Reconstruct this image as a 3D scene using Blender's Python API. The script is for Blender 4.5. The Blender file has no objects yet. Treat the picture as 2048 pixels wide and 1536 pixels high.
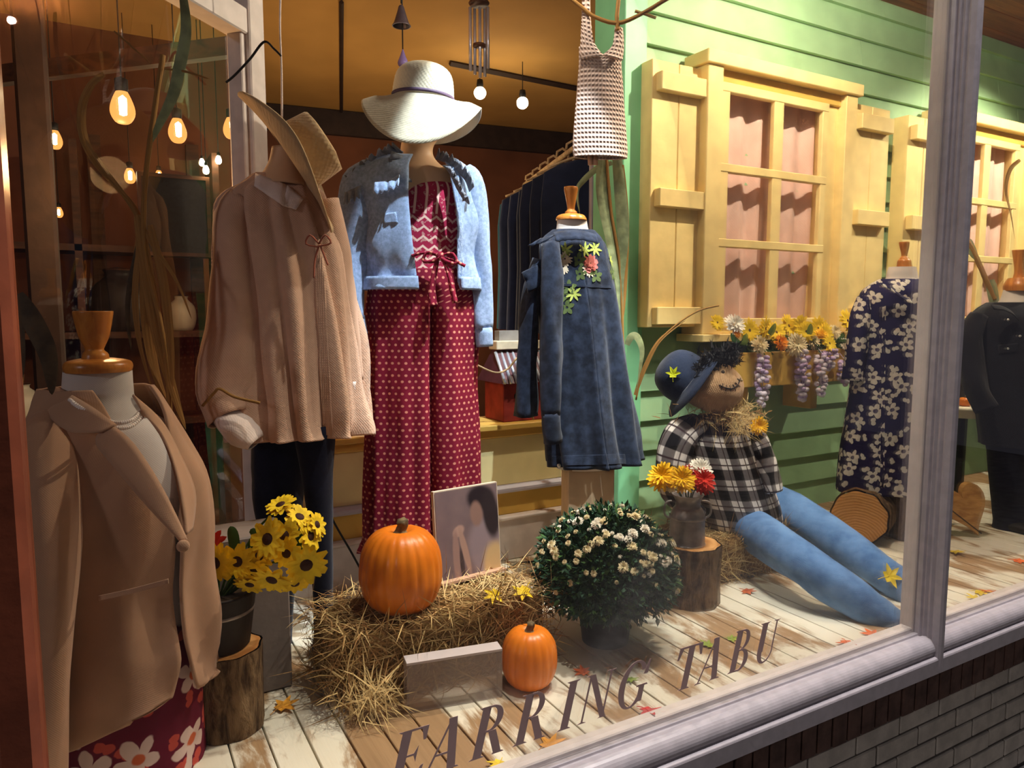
import bpy, bmesh, math, random
from mathutils import Vector, Matrix, Quaternion, noise
from mathutils.bvhtree import BVHTree
random.seed(7)
sc = bpy.context.scene
R = math.radians
V = Vector
PI = math.pi
# ------------------------------------------------------------------ camera, world, lamps, exposure
FPX, YAW, PIT = 1450.0, R(29.5), R(5.76)
CAM = V((0, 0, 1.0))
cd = bpy.data.cameras.new('camera'); cam = bpy.data.objects.new('camera', cd)
sc.collection.objects.link(cam); sc.camera = cam
cd.sensor_width = 36; cd.lens = FPX / 2048 * 36; cd.clip_start = .02
cam.location = CAM; cam.rotation_euler = (PI / 2 - PIT, 0, -YAW)
sc.view_settings.view_transform = 'Standard'; sc.view_settings.look = 'None'
sc.view_settings.exposure = 0.28; sc.view_settings.gamma = 1
sc.view_settings.use_curve_mapping = False
w = bpy.data.worlds.new('night'); sc.world = w; w.use_nodes = True
w.node_tree.nodes['Background'].inputs[0].default_value = (.30, .28, .34, 1)
w.node_tree.nodes['Background'].inputs[1].default_value = .10

def lamp(kind, name, loc, col, power, target=None, size=.03, angle=60, blend=.4):
    d = bpy.data.lights.new(name, kind); o = bpy.data.objects.new(name, d)
    sc.collection.objects.link(o); o.location = loc; d.color = col; d.energy = power
    if kind == 'AREA': d.size = size
    else: d.shadow_soft_size = size
    if kind == 'SPOT': d.spot_size = R(angle); d.spot_blend = blend
    if target: o.rotation_euler = (V(target) - V(loc)).to_track_quat('-Z', 'Y').to_euler()
    return o
COOL, WARM, AMBER = (.80, .91, 1.0), (1.0, .89, .68), (1.0, .55, .22)
lamp('SPOT', 'display_spot_cool', (1.22, 1.36, 2.80), COOL, 250, (1.17, 2.25, .82), .016, 34, .2)
lamp('SPOT', 'display_spot_left', (.95, 1.42, 2.48), (1, .94, .80), 50, (.74, 1.62, 0), .02, 50, .6)
lamp('SPOT', 'display_spot_floor', (1.62, 1.46, 2.48), (1, .96, .84), 100, (1.45, 1.72, 0), .02, 66, .6)
lamp('POINT', 'display_lamp_warm', (2.52, 1.68, 2.44), WARM, 88, None, .016)
lamp('SPOT', 'display_spot_right', (4.35, 1.60, 2.45), WARM, 150, (4.3, 2.3, 1.1), .02, 110, .5)
lamp('SPOT', 'display_spot_scarecrow', (1.80, 1.40, 2.45), (.95, 1, .98), 105, (1.98, 2.0, .35), .016, 36, .4)
lamp('POINT', 'display_fill', (1.30, 1.95, 2.34), (1, .92, .78), 13, None, .05)  # fill lamp added to lift the shadows inside the display
lamp('POINT', 'shop_glow', (1.6, 4.3, 1.2), (1, .74, .42), 32, None, .3)
lamp('POINT', 'entrance_bulb_glow', (.06, 2.80, 1.45), AMBER, 12, None, .06)
lamp('POINT', 'outside_fill', (-7.0, -1.6, 3.4), (1.0, .92, .95), 200, None, .3)  # added lamp out of view, weak fill for outer frame and bricks
lamp('SPOT', 'sill_fill', (2.16, 1.04, 3.6), (1.0, .95, .96), 440, (1.8, 1.15, 0), .12, 120, .8)  # added overhead lamp without an awning, brightens the sill

# ------------------------------------------------------------------ geometry helpers
FW = V((math.sin(YAW) * math.cos(PIT), math.cos(YAW) * math.cos(PIT), -math.sin(PIT)))
RV = V((math.cos(YAW), -math.sin(YAW), 0))
UV_ = V((math.sin(YAW) * math.sin(PIT), math.cos(YAW) * math.sin(PIT), math.cos(PIT)))
FH = V((math.sin(YAW), math.cos(YAW), 0))
def ray(x, y): return FW + RV * ((x - 1024) / FPX) - UV_ * ((y - 768) / FPX)
def PY(x, y, Y): d = ray(x, y); return CAM + d * (Y / d.y)
def PZ(x, y, Z): d = ray(x, y); return CAM + d * ((Z - CAM.z) / d.z)
def PD(x, y, A, off=0):
    """point on the upright plane through ground point A that squares up to the view; off moves it nearer"""
    d = ray(x, y); dist = A[0] * FH.x + A[1] * FH.y - off
    return CAM + d * (dist / d.dot(FH))
def pxm(A): return (A[0] * FH.x + A[1] * FH.y) / FPX      # metres per pixel there

ORG = {}
def link(o): sc.collection.objects.link(o); return o
def tag(o, label=None, cat=None, group=None, kind=None):
    if label: o['label'] = label
    if cat: o['category'] = cat
    if group: o['group'] = group
    if kind: o['kind'] = kind
    return o
def thing(name, loc, label, cat, group=None):
    o = link(bpy.data.objects.new(name, None)); o.empty_display_size = .05
    o.location = loc; ORG[o.name] = V(loc)
    return tag(o, label, cat, group)
def struct(name, loc=(0, 0, 0)):
    o = link(bpy.data.objects.new(name, None)); o.location = loc; ORG[o.name] = V(loc); o['kind'] = 'structure'
    return o

def cr(lst, n):
    """Catmull-Rom resample of tuples"""
    out = []; k = len(lst)
    for i in range(n):
        t = i / (n - 1) * (k - 1); j = min(int(t), k - 2); f = t - j
        p0, p1, p2, p3 = lst[max(j - 1, 0)], lst[j], lst[j + 1], lst[min(j + 2, k - 1)]
        out.append(tuple(.5 * (2 * b + (c - a) * f + (2 * a - 5 * b + 4 * c - d) * f * f + (3 * b - a - 3 * c + d) * f ** 3)
                         for a, b, c, d in zip(p0, p1, p2, p3)))
    return out
def crv(pts, n): return [V(p) for p in cr([tuple(p) for p in pts], n)]

class M:
    def __init__(s): s.v = []; s.f = []; s.t = []; s.mi = []; s.cur = 0
    def add(s, vs, fs, uv=None):
        b = len(s.v); s.v += [V(p) for p in vs]
        s.t += uv if uv else [(p[0], p[2]) for p in vs]
        for f in fs: s.f.append(tuple(i + b for i in f)); s.mi.append(s.cur)
        return s
    def grid(s, rows, uv=None):
        n = len(rows[0]); vs = [p for r in rows for p in r]; fs = []
        if uv is None:
            uv = []; acc_v = 0
            mid = n // 2
            for i, r in enumerate(rows):
                if i: acc_v += (V(r[mid]) - V(rows[i - 1][mid])).length
                u = [0]
                for j in range(1, n): u.append(u[-1] + (V(r[j]) - V(r[j - 1])).length)
                c = u[mid]
                uv += [(x - c, acc_v) for x in u]
        for i in range(len(rows) - 1):
            for j in range(n - 1): a = i * n + j; fs.append((a, a + 1, a + n + 1, a + n))
        return s.add(vs, fs, uv)
    def box(s, c, d, mat=None):
        x, y, z = [q / 2 for q in d]; c = V(c); vs = []
        for p in ((-x, -y, -z), (x, -y, -z), (x, y, -z), (-x, y, -z), (-x, -y, z), (x, -y, z), (x, y, z), (-x, y, z)):
            vs.append(c + (mat @ V(p) if mat else V(p)))
        return s.add(vs, [(0, 3, 2, 1), (4, 5, 6, 7), (0, 1, 5, 4), (1, 2, 6, 5), (2, 3, 7, 6), (3, 0, 4, 7)])
    def bx(s, x0, x1, y0, y1, z0, z1): return s.box(((x0 + x1) / 2, (y0 + y1) / 2, (z0 + z1) / 2), (x1 - x0, y1 - y0, z1 - z0))
    def tube(s, path, rad, n=8, cap=True, flat=1.0, fold=None):
        path = [V(p) for p in path]; k = len(path); rad = rad if isinstance(rad, (list, tuple)) else [rad] * k
        up = V((0, 0, 1)); rows = []; pn = None
        for i, p in enumerate(path):
            t = (path[min(i + 1, k - 1)] - path[max(i - 1, 0)]).normalized()
            if pn is None: pn = t.orthogonal() if abs(t.z) > .95 else t.cross(up)
            pn = (pn - t * pn.dot(t)).normalized(); b = t.cross(pn); row = []
            for j in range(n + 1):
                a = 2 * PI * j / n; r = rad[i] * (1 + (fold(a, i / (k - 1)) if fold else 0))
                row.append(p + pn * (math.cos(a) * r) + b * (math.sin(a) * r * flat))
            rows.append(row)
        b0 = len(s.v); s.grid(rows)
        if cap:
            L = len(s.v) - n - 1
            s.f.append(tuple(b0 + j for j in range(n - 1, -1, -1))); s.mi.append(s.cur)
            s.f.append(tuple(L + j for j in range(n))); s.mi.append(s.cur)
        return s
    def lathe(s, prof, c, n=24, fn=None, ax=None):
        rows = []; c = V(c)
        for r, z in prof:
            row = []
            for j in range(n + 1):
                a = 2 * PI * j / n; q = r * (fn(a, z) if fn else 1)
                p = V((math.cos(a) * q, math.sin(a) * q, z)); row.append(c + (ax @ p if ax else p))
            rows.append(row)
        return s.grid(rows)
    def ell(s, c, r, n=16, k=10, ax=None, fn=None):
        rows = []; c = V(c)
        for i in range(k + 1):
            f = -PI / 2 + PI * i / k; row = []
            for j in range(n + 1):
                a = 2 * PI * j / n; p = V((math.cos(f) * math.cos(a), math.cos(f) * math.sin(a), math.sin(f)))
                q = 1 + (fn(p) if fn else 0); p = V((p.x * r[0], p.y * r[1], p.z * r[2])) * q
                row.append(c + (ax @ p if ax else p))
            rows.append(row)
        return s.grid(rows)
    def prism(s, poly, fn, d):
        """flat outline poly [(a,b)] placed by fn(a,b)->point, given thickness vector d"""
        n = len(poly); a = [V(fn(*p)) for p in poly]; d = V(d); b0 = [p + d for p in a]
        return s.add(a + b0, [tuple(range(n - 1, -1, -1)), tuple(range(n, 2 * n))] + [(i, (i + 1) % n, n + (i + 1) % n, n + i) for i in range(n)])
    def ext(s, prof, axis, a0, a1):
        """closed profile swept straight; axis 'x': prof (y,z); axis 'z': prof (x,y)"""
        if axis == 'x': f = lambda q, a: V((a, q[0], q[1]))
        else: f = lambda q, a: V((q[0], q[1], a))
        n = len(prof); vs = [f(p, a0) for p in prof] + [f(p, a1) for p in prof]
        return s.add(vs, [tuple(range(n - 1, -1, -1)), tuple(range(n, 2 * n))] + [(i, (i + 1) % n, n + (i + 1) % n, n + i) for i in range(n)])
    def bvh(s): return BVHTree.FromPolygons([tuple(p) for p in s.v], s.f)
    def hit(s, x, y):
        l, n, i, d = s.bvh().ray_cast(CAM, ray(x, y).normalized())
        if l is None: return None
        if n.dot(ray(x, y)) > 0: n = -n
        return l, n
    def data(s, name, mats, smooth=True, off=V((0, 0, 0))):
        me = bpy.data.meshes.new(name); me.from_pydata([tuple(p - off) for p in s.v], [], s.f)
        for m in (mats if isinstance(mats, (list, tuple)) else [mats]): me.materials.append(m)
        ul = me.uv_layers.new(name='UVMap'); li = [0] * len(me.loops); me.loops.foreach_get('vertex_index', li)
        flat = [0.0] * (2 * len(li))
        for i, q in enumerate(li): flat[2 * i], flat[2 * i + 1] = s.t[q]
        ul.data.foreach_set('uv', flat)
        me.polygons.foreach_set('material_index', s.mi)
        me.polygons.foreach_set('use_smooth', [smooth] * len(me.polygons))
        me.validate(); me.update(); return me
    def build(s, name, mats, parent=None, smooth=True, solid=0, bevel=0, sub=0, org=None, weld=True):
        if parent is not None: off = ORG[parent.name]
        elif org is not None: off = V(org)
        else:
            xs = [p.x for p in s.v]; ys = [p.y for p in s.v]
            off = V(((min(xs) + max(xs)) / 2, (min(ys) + max(ys)) / 2, min(p.z for p in s.v)))
        me = s.data(name, mats, smooth, off)
        if weld and smooth:
            bm = bmesh.new(); bm.from_mesh(me); bmesh.ops.remove_doubles(bm, verts=bm.verts, dist=1e-5); bm.to_mesh(me); bm.free()
        o = link(bpy.data.objects.new(name, me)); ORG[o.name] = off
        if parent is not None: o.parent = parent
        else: o.location = off
        if solid:
            q = o.modifiers.new('thickness', 'SOLIDIFY'); q.thickness = solid; q.offset = -1
        if bevel:
            q = o.modifiers.new('edges', 'BEVEL'); q.width = bevel; q.segments = 1; q.limit_method = 'ANGLE'
        if sub:
            q = o.modifiers.new('smooth', 'SUBSURF'); q.levels = sub; q.render_levels = sub
        return o

def inst(me, name, parent, mw):
    """object that shares mesh data, placed by world matrix mw"""
    o = link(bpy.data.objects.new(name, me)); off = ORG[parent.name] if parent else V((0, 0, 0))
    if parent: o.parent = parent
    o.matrix_local = Matrix.Translation(-off) @ mw
    ORG[o.name] = off
    return o
def basis(o, z, x=None, s=1, roll=0):
    """matrix at o with local Z along z"""
    z = V(z).normalized(); x = V(x) if x else z.orthogonal(); x = (x - z * x.dot(z)).normalized(); y = z.cross(x)
    m = Matrix((x, y, z)).transposed().to_4x4(); m.translation = V(o)
    return m @ Matrix.Rotation(roll, 4, 'Z') @ Matrix.Scale(s, 4)

def rings_px(lst, A, face, k=.6, n=24, off=0):
    """cross-sections (row, left, right[, depth ratio]) read off the view for an object standing at A"""
    lst = [t if len(t) > 3 else t + (k,) for t in lst]; out = []
    u = V((math.cos(face), math.sin(face), 0)); v = V((-math.sin(face), math.cos(face), 0))
    for y, xl, xr, kk in cr(lst, n):
        L, Q = PD(xl, y, A, off), PD(xr, y, A, off); hw = (Q - L).length / 2
        a = hw / math.sqrt(u.dot(RV) ** 2 + (kk * v.dot(RV)) ** 2)
        out.append(((L + Q) / 2, a, a * kk, u, v))
    return out
def loft(m, rings, nu=48, a0=-PI, a1=PI, fold=None, grow=0):
    """skin over rings; angle 0 is the front, positive to its own left hand side (picture right)"""
    rows = []
    for i, (c, a, b, u, v) in enumerate(rings):
        t = i / (len(rings) - 1); row = []
        for j in range(nu + 1):
            th = a0 + (a1 - a0) * j / nu; q = 1 + (fold(th, t) if fold else 0)
            row.append(c + u * (math.sin(th) * (a * q + grow)) - v * (math.cos(th) * (b * q + grow)))
        rows.append(row)
    m.grid(rows); return m
def folds(n, a0, a1, seed=0, w=.25):
    """hanging folds growing from a0 (top) to a1 (hem)"""
    def f(th, t):
        amp = a0 + (a1 - a0) * t
        return amp * (math.sin(n * th + seed + .8 * math.sin(2 * t + seed)) + .6 * math.sin(n * 1.7 * th + seed * 2.1 + t)) \
            + w * .06 * noise.noise(V((th * 2.2, t * 5 + seed, seed)))
    return f
def wrinkle(amp, s=6, seed=0):
    return lambda a, t: amp * noise.noise(V((math.cos(a) * 1.3, math.sin(a) * 1.3 + seed, t * s)))

# ------------------------------------------------------------------ materials
def C(r, g, b):
    f = lambda x: (x / 255 / 12.92) if x <= 10 else ((x / 255 + .055) / 1.055) ** 2.4
    return (f(r), f(g), f(b), 1)
class N:
    """tiny node-graph writer"""
    def __init__(s, name):
        s.m = bpy.data.materials.new(name); s.m.use_nodes = True; s.nt = s.m.node_tree; s.b = s.nt.nodes['Principled BSDF']
    def n(s, t, **k):
        o = s.nt.nodes.new(t)
        for a, b in k.items(): setattr(o, a, b)
        return o
    def put(s, sock, v):
        if isinstance(v, bpy.types.NodeSocket): s.nt.links.new(v, sock)
        else: sock.default_value = v
    def math(s, op, a, b=0, c=0, clamp=False):
        o = s.n('ShaderNodeMath', operation=op, use_clamp=clamp); s.put(o.inputs[0], a); s.put(o.inputs[1], b)
        if op in ('MULTIPLY_ADD', 'COMPARE', 'WRAP'): s.put(o.inputs[2], c)
        return o.outputs[0]
    def vm(s, op, a, b=(0, 0, 0)):
        o = s.n('ShaderNodeVectorMath', operation=op); s.put(o.inputs[0], a); s.put(o.inputs[1], b)
        return o.outputs['Value'] if op in ('LENGTH', 'DISTANCE', 'DOT_PRODUCT') else o.outputs[0]
    def uv(s): return s.n('ShaderNodeTexCoord').outputs['UV']
    def obj(s): return s.n('ShaderNodeTexCoord').outputs['Object']
    def pos(s): return s.n('ShaderNodeNewGeometry').outputs['Position']
    def xyz(s, v):
        o = s.n('ShaderNodeSeparateXYZ'); s.put(o.inputs[0], v); return o.outputs
    def comb(s, x=0, y=0, z=0):
        o = s.n('ShaderNodeCombineXYZ'); s.put(o.inputs[0], x); s.put(o.inputs[1], y); s.put(o.inputs[2], z); return o.outputs[0]
    def scale(s, v, k): return s.vm('MULTIPLY', v, k if isinstance(k, tuple) else (k, k, k))
    def noise(s, v, sc_=5, det=3, rough=.5, dist=0):
        o = s.n('ShaderNodeTexNoise'); s.put(o.inputs['Vector'], v); o.inputs['Scale'].default_value = sc_
        o.inputs['Detail'].default_value = det; o.inputs['Roughness'].default_value = rough; o.inputs['Distortion'].default_value = dist
        return o.outputs[0]
    def n2(s, v, sc_):
        o = s.n('ShaderNodeTexNoise'); s.put(o.inputs['Vector'], v); o.inputs['Scale'].default_value = sc_; o.inputs['Detail'].default_value = 3; return o.outputs[1]
    def ramp(s, f, pts):
        o = s.n('ShaderNodeValToRGB'); s.put(o.inputs[0], f); e = o.color_ramp.elements
        while len(e) < len(pts): e.new(.5)
        for q, (p, c) in zip(e, pts): q.position = p; q.color = c
        return o.outputs[0]
    def step(s, f, a, b): # smooth 0..1 between a and b
        o = s.n('ShaderNodeMapRange', interpolation_type='SMOOTHSTEP'); s.put(o.inputs[0], f)
        o.inputs[1].default_value = a; o.inputs[2].default_value = b; return o.outputs[0]
    def mix(s, f, a, b):
        o = s.n('ShaderNodeMix', data_type='RGBA'); s.put(o.inputs[0], f); s.put(o.inputs[6], a); s.put(o.inputs[7], b); return o.outputs[2]
    def bump(s, h, st=.3, d=.01):
        o = s.n('ShaderNodeBump'); s.put(o.inputs['Height'], h); o.inputs['Strength'].default_value = st; o.inputs['Distance'].default_value = d
        s.nt.links.new(o.outputs[0], s.b.inputs['Normal'])
    def out(s, col=None, rough=.7, spec=.3, metal=0):
        if col is not None: s.put(s.b.inputs['Base Color'], col)
        s.put(s.b.inputs['Roughness'], rough); s.b.inputs['Specular IOR Level'].default_value = spec; s.b.inputs['Metallic'].default_value = metal
        return s.m
def dk(c, k): return (c[0] * k, c[1] * k, c[2] * k, 1)
def plain(name, col, rough=.6, var=.25, ns=14, bump=.15, bs=60, spec=.3, metal=0, coord='obj'):
    g = N(name); v = getattr(g, coord)()
    f = g.noise(v, ns, 4); c = g.mix(g.step(f, .3, .7), dk(col, 1 - var), dk(col, 1 + var * .5))
    if bump: g.bump(g.noise(v, bs, 3), bump, .004)
    return g.out(c, rough, spec, metal)
def cloth(name, col, var=.2, weave=900, bump=.25, rough=.9, ns=9, col2=None):
    g = N(name); v = g.uv(); f = g.noise(g.obj(), ns, 5, .6)
    c = g.mix(g.step(f, .3, .72), dk(col, 1 - var), col2 or dk(col, 1 + var * .6))
    x = g.xyz(v); wv = g.math('MULTIPLY', g.math('SINE', g.math('MULTIPLY', x[0], weave)), g.math('SINE', g.math('MULTIPLY', x[1], weave)))
    h = g.math('ADD', g.math('MULTIPLY', wv, .3), g.math('MULTIPLY', g.noise(g.obj(), 45, 4), 2.0))
    g.bump(h, bump, .004); g.b.inputs['Sheen Weight'].default_value = .15
    return g.out(c, rough, .15)
def wood(name, col, col2, sc_=(2, 30, 30), rough=.55, coord='obj', bump=.2):
    g = N(name); v = g.scale(getattr(g, coord)(), sc_); f = g.noise(v, 1.5, 5, .6, .6)
    c = g.mix(g.step(f, .35, .65), col, col2); g.bump(f, bump, .004)
    return g.out(c, rough, .3)
def glow(name, col, st):
    g = N(name); g.b.inputs['Emission Color'].default_value = col; g.b.inputs['Emission Strength'].default_value = st
    return g.out((0, 0, 0, 1), .5)
# surface library
def floor_paint():
    g = N('worn_painted_planks'); p = g.pos()
    st = g.scale(p, (1, .28, 1))
    a = g.noise(st, 5.5, 7, .66, .5); b = g.noise(p, 2.1, 3, .5); grain = g.noise(g.scale(p, (60, 3, 1)), 1, 4, .6)
    m = g.step(g.math('ADD', g.math('MULTIPLY', a, .62), g.math('MULTIPLY', b, .52)), .535, .60)
    bare = g.mix(grain, C(128, 98, 66), C(178, 144, 104)); paint = g.mix(g.noise(p, 9, 4), C(214, 204, 178), C(236, 230, 212))
    g.bump(g.math('ADD', g.math('MULTIPLY', m, -.6), grain), .25, .003)
    return g.out(g.mix(m, paint, bare), .6, .3)
def glass_mat(name='window_glass', tint=(1, 1, 1, 1), refl=.75):
    g = N(name); nt = g.nt; tr = g.n('ShaderNodeBsdfTransparent'); tr.inputs[0].default_value = tint
    gl = g.n('ShaderNodeBsdfGlossy'); gl.inputs['Roughness'].default_value = .0
    fr = g.n('ShaderNodeFresnel'); fr.inputs[0].default_value = 1.45; mx = g.n('ShaderNodeMixShader')
    nt.links.new(g.math('MULTIPLY', fr.outputs[0], refl), mx.inputs[0]); nt.links.new(tr.outputs[0], mx.inputs[1]); nt.links.new(gl.outputs[0], mx.inputs[2])
    nt.links.new(mx.outputs[0], nt.nodes['Material Output'].inputs[0]); return g.m
MT = dict(
    floor=floor_paint(), glass=glass_mat(refl=.45),
    frame=plain('grey_painted_frame', C(176, 168, 172), .38, .1, 30, .08, spec=.5),
    brown_post=plain('brown_varnished_post', C(136, 70, 46), .35, .3, 8, .1),
    white_wood=plain('white_painted_wood', C(218, 206, 198), .5, .1, 20, .1),
    green=plain('mint_green_paint', C(150, 186, 140), .55, .1, 7, .12), green_trim=plain('light_mint_trim_paint', C(134, 204, 152), .5, .08, 9, .1),
    yellow=plain('butter_yellow_paint', C(238, 212, 142), .6, .1, 11, .15), ochre=plain('ochre_paint', C(214, 172, 82), .55, .1, 9, .1),
    pale_yellow=plain('pale_yellow_paint', C(234, 218, 158), .55, .08, 9, .1), lilac=plain('greyish_moulding', C(190, 186, 200), .4, .1),
    ceil_shop=plain('ochre_ceiling', C(190, 142, 76), .9, .12, 2, 0), dark_brown=plain('dark_brown_wall', C(112, 66, 42), .8, .25, 3, .1),
    dark_trim=plain('dark_moulding', C(52, 36, 28), .6), soffit=wood('brown_wood_soffit', C(128, 76, 36), C(96, 54, 26), (1.2, 22, 22)),
    brick_dark=plain('dark_brick', C(96, 72, 62), .85, .4, 18, .4), brick_grey=plain('grey_painted_brick', C(190, 182, 168), .75, .18, 18, .4),
    mortar=plain('dark_mortar', C(92, 86, 80), .9, .2), mortar_dark=plain('black_gap', C(40, 34, 32), .9), gap=plain('dark_subfloor', C(50, 42, 34), .9),
    curtain=cloth('pinkish_curtain_cloth', C(222, 186, 170), .1, 500, .12), black=plain('black_matte', C(22, 20, 20), .6), metal=plain('brushed_metal', C(206, 200, 208), .3, .1, metal=.6),
    cord=plain('black_cord', C(28, 24, 22), .6), dark_wood=wood('dark_shelf_wood', C(92, 56, 34), C(60, 36, 22), (2, 14, 14)),
)
# ------------------------------------------------------------------ floor planks
fl = struct('floor', (2.5, 1.85, -.05))
m = M(); m.bx(-.8, 6.0, 1.22, 2.52, -.05, -.022); m.build('subfloor', MT['gap'], fl, False)
X0, PW = -.62, .083
for i in range(78):
    x = X0 + i * PW; ye = 2.5 if x > .42 else max(1.36, 1.30 + (x + .62) * 1.03)
    m = M(); dz = random.uniform(-.0015, .0); g2 = .0022
    m.bx(x + g2, x + PW - g2, 1.295, ye, -.021, dz); m.build('plank', MT['floor'], fl, False, bevel=.0015)
# ------------------------------------------------------------------ front frame: sill, mullion, posts, top
def sill_prof():
    p = [(1.26, -.03), (1.279, -.03), (1.279, .0), (1.266, .0), (1.264, -.007), (1.256, -.007), (1.253, -.002)]
    for k in range(9):
        a = PI * .5 * k / 8 + .15; p.append((1.245 - .036 * math.sin(a), -.036 + .036 * math.cos(a)))
    p += [(1.214, -.05), (1.202, -.055), (1.200, -.06), (1.200, -.104), (1.206, -.108), (1.26, -.108)]
    return p
m = M(); m.ext(sill_prof(), 'x', -.9, 5.6); tag(m.build('trim_1', MT['frame'], None, False, bevel=.001), kind='structure')
m = M(); m.bx(-.9, 5.6, 1.280, 1.318, -.03, .014); tag(m.build('trim_10', MT['white_wood'], None, False, bevel=.003), kind='structure')
m = M(); m.bx(2.160, 2.202, 1.278, 1.322, .0, 2.45); tag(m.build('trim_11', MT['white_wood'], None, False, bevel=.003), kind='structure')
m = M(); x0, x1 = 2.165, 2.197
prof = [(x0, 1.277), (x0 + .004, 1.276), (x0 + .004, 1.262), (x0 + .010, 1.257), (x0 + .004, 1.250), (x0 + .010, 1.243), (x0 + .004, 1.234), (x0 + .010, 1.226), (x0 + .004, 1.218), (x0 + .006, 1.202),
        (x0 + .012, 1.196), (x1 - .006, 1.196), (x1, 1.202), (x1, 1.277)]
m.ext(prof[::-1], 'z', -.10, 2.6); tag(m.build('trim_2', MT['frame'], None, False, bevel=.001), kind='structure')
m = M(); m.bx(-.165, -.105, 1.2, 1.31, -.10, 2.6); tag(m.build('trim_3', MT['brown_post'], None, False, bevel=.012), kind='structure')
m = M(); m.bx(-.9, 5.6, 1.2, 1.31, 2.42, 2.6); tag(m.build('trim_4', MT['frame'], None, False, bevel=.004), kind='structure')
for i, (a, b) in enumerate(((-.105, 2.167), (2.195, 5.6))):
    m = M(); m.bx(a, b, 1.268, 1.274, -.001, 2.42); tag(m.build('window_%d' % (i + 3), MT['glass'], None, False), kind='structure')
# ------------------------------------------------------------------ brick base wall
bw = struct('wall_front', (2.4, 1.3, -.62))
m = M(); m.bx(-.9, 5.6, 1.232, 1.33, -.62, -.105); m.build('mortar_bed', MT['mortar'], bw, False)
for i in range(64):
    x = .70 + i * .063
    m = M(); d = random.uniform(0, .004); m.bx(x + .004, x + .059, 1.212 + d, 1.26, -.208, -.109); m.build('brick', MT['brick_dark'], bw, False, bevel=.003)
for r in range(6):
    z1 = -.214 - r * .0665
    for i in range(19):
        x = .8 + i * .206 + (r % 2) * .103
        m = M(); d = random.uniform(0, .004); m.bx(x + .004, x + .202, 1.224 + d, 1.26, z1 - .0585, z1); m.build('brick', MT['brick_grey'], bw, False, bevel=.003)
tag(M().bx(-6, 9, -4, 1.3, -.66, -.62).build('ground', plain('pavement', C(110, 106, 104), .9), None, False), kind='structure')
# ------------------------------------------------------------------ display ceiling
cl_ = struct('ceiling', (4, 1.85, 2.572))
for i in range(9): m = M(); m.bx(1.62, 6.2, 1.21 + i * .145, 1.352 + i * .145, 2.572, 2.60); m.build('soffit_board', MT['soffit'], cl_, False, bevel=.003)
m = M(); m.bx(-.9, 1.62, 1.21, 2.64, 3.5, 3.54); m.bx(1.60, 1.62, 1.21, 2.6, 2.6, 3.5); m.bx(-.9, 1.62, 2.62, 2.66, 2.62, 3.5); m.bx(-.9, 1.62, 1.21, 1.25, 2.6, 3.5); tag(m.build('ceiling_high', MT['soffit'], None, False), kind='structure')
# ------------------------------------------------------------------ green clapboard facade
gw = struct('wall_green', (4, 2.47, 0))
m = M(); m.bx(1.90, 6.2, 2.46, 2.6, -.02, 2.58); m.build('sheathing', MT['gap'], gw, False)
EXPO = .131
def board(x0, x1, r):
    z0 = r * EXPO; m = M(); d = random.uniform(0, .003)
    m.add([(x0, 2.430 - d, z0), (x1, 2.430 - d, z0), (x1, 2.458, z0), (x0, 2.458, z0), (x0, 2.452, z0 + EXPO + .012), (x1, 2.452, z0 + EXPO + .012), (x1, 2.459, z0 + EXPO + .012), (x0, 2.459, z0 + EXPO + .012)],
          [(0, 3, 2, 1), (4, 5, 6, 7), (0, 1, 5, 4), (1, 2, 6, 5), (2, 3, 7, 6), (3, 0, 4, 7)])
    m.build('clapboard', MT['green'], gw, False)
random.seed(3)
for r in range(20):
    cuts = [2.0, 3.40 + random.choice((0, .0, .16)), 4.75 + random.uniform(-.3, .3), 6.2]
    for a, b in zip(cuts, cuts[1:]): board(a + .001, b - .001, r)
m = M(); m.bx(1.885, 2.0, 2.412, 2.46, 0, 2.57); m.bx(1.885, 1.905, 2.46, 2.62, 0, 2.57); m.build('corner_board', MT['green_trim'], gw, False, bevel=.003)
# ------------------------------------------------------------------ yellow half wall behind the mannequins
hw_ = struct('wall_back', (1.2, 2.52, 0))
def hb(name, mat, y0, z0, z1, bev=.003, y1=2.56): m = M(); m.bx(.42, 1.90, y0, y1, z0, z1); return m.build(name, MT[mat], hw_, False, bevel=bev)
hb('skirting_board', 'white_wood', 2.48, 0, .165); hb('skirting_cap', 'white_wood', 2.468, .165, .182, .006)
hb('lower_panel', 'ochre', 2.50, .182, .275); hb('dado_moulding', 'lilac', 2.474, .275, .305, .010)
hb('upper_panel', 'pale_yellow', 2.50, .305, .50); hb('cap_moulding', 'ochre', 2.485, .50, .535, .006); hb('cap_shelf', 'ochre', 2.455, .535, .558, .004, 2.70)
# ------------------------------------------------------------------ splayed side window with white frame
P0, P1 = V((-.66, 1.33, 0)), V((.43, 2.42, 0)); SD = (P1 - P0).normalized(); SA = math.atan2(SD.y, SD.x); SM = Matrix.Rotation(SA, 3, 'Z'); SL = (P1 - P0).length
def sp(s, z, o=0): return P0 + SD * s + V((-SD.y, SD.x, 0)) * o + V((0, 0, z))
wl = struct('window_5', (0, 2, 0))
m = M(); m.box(sp(SL, 1.3), (.075, .085, 2.6), SM); m.build('post', MT['white_wood'], wl, False, bevel=.004)
m = M(); m.box(sp(SL - .047, 1.0), (.022, .05, 1.66), SM); m.build('glass_bead', MT['white_wood'], wl, False, bevel=.003)
m = M(); m.box(sp(SL / 2, 1.865), (SL, .07, .075), SM); m.build('top_rail', MT['white_wood'], wl, False, bevel=.004)
m = M(); m.box(sp(SL / 2, .09), (SL, .07, .22), SM); m.build('bottom_rail', MT['white_wood'], wl, False, bevel=.004)
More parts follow.
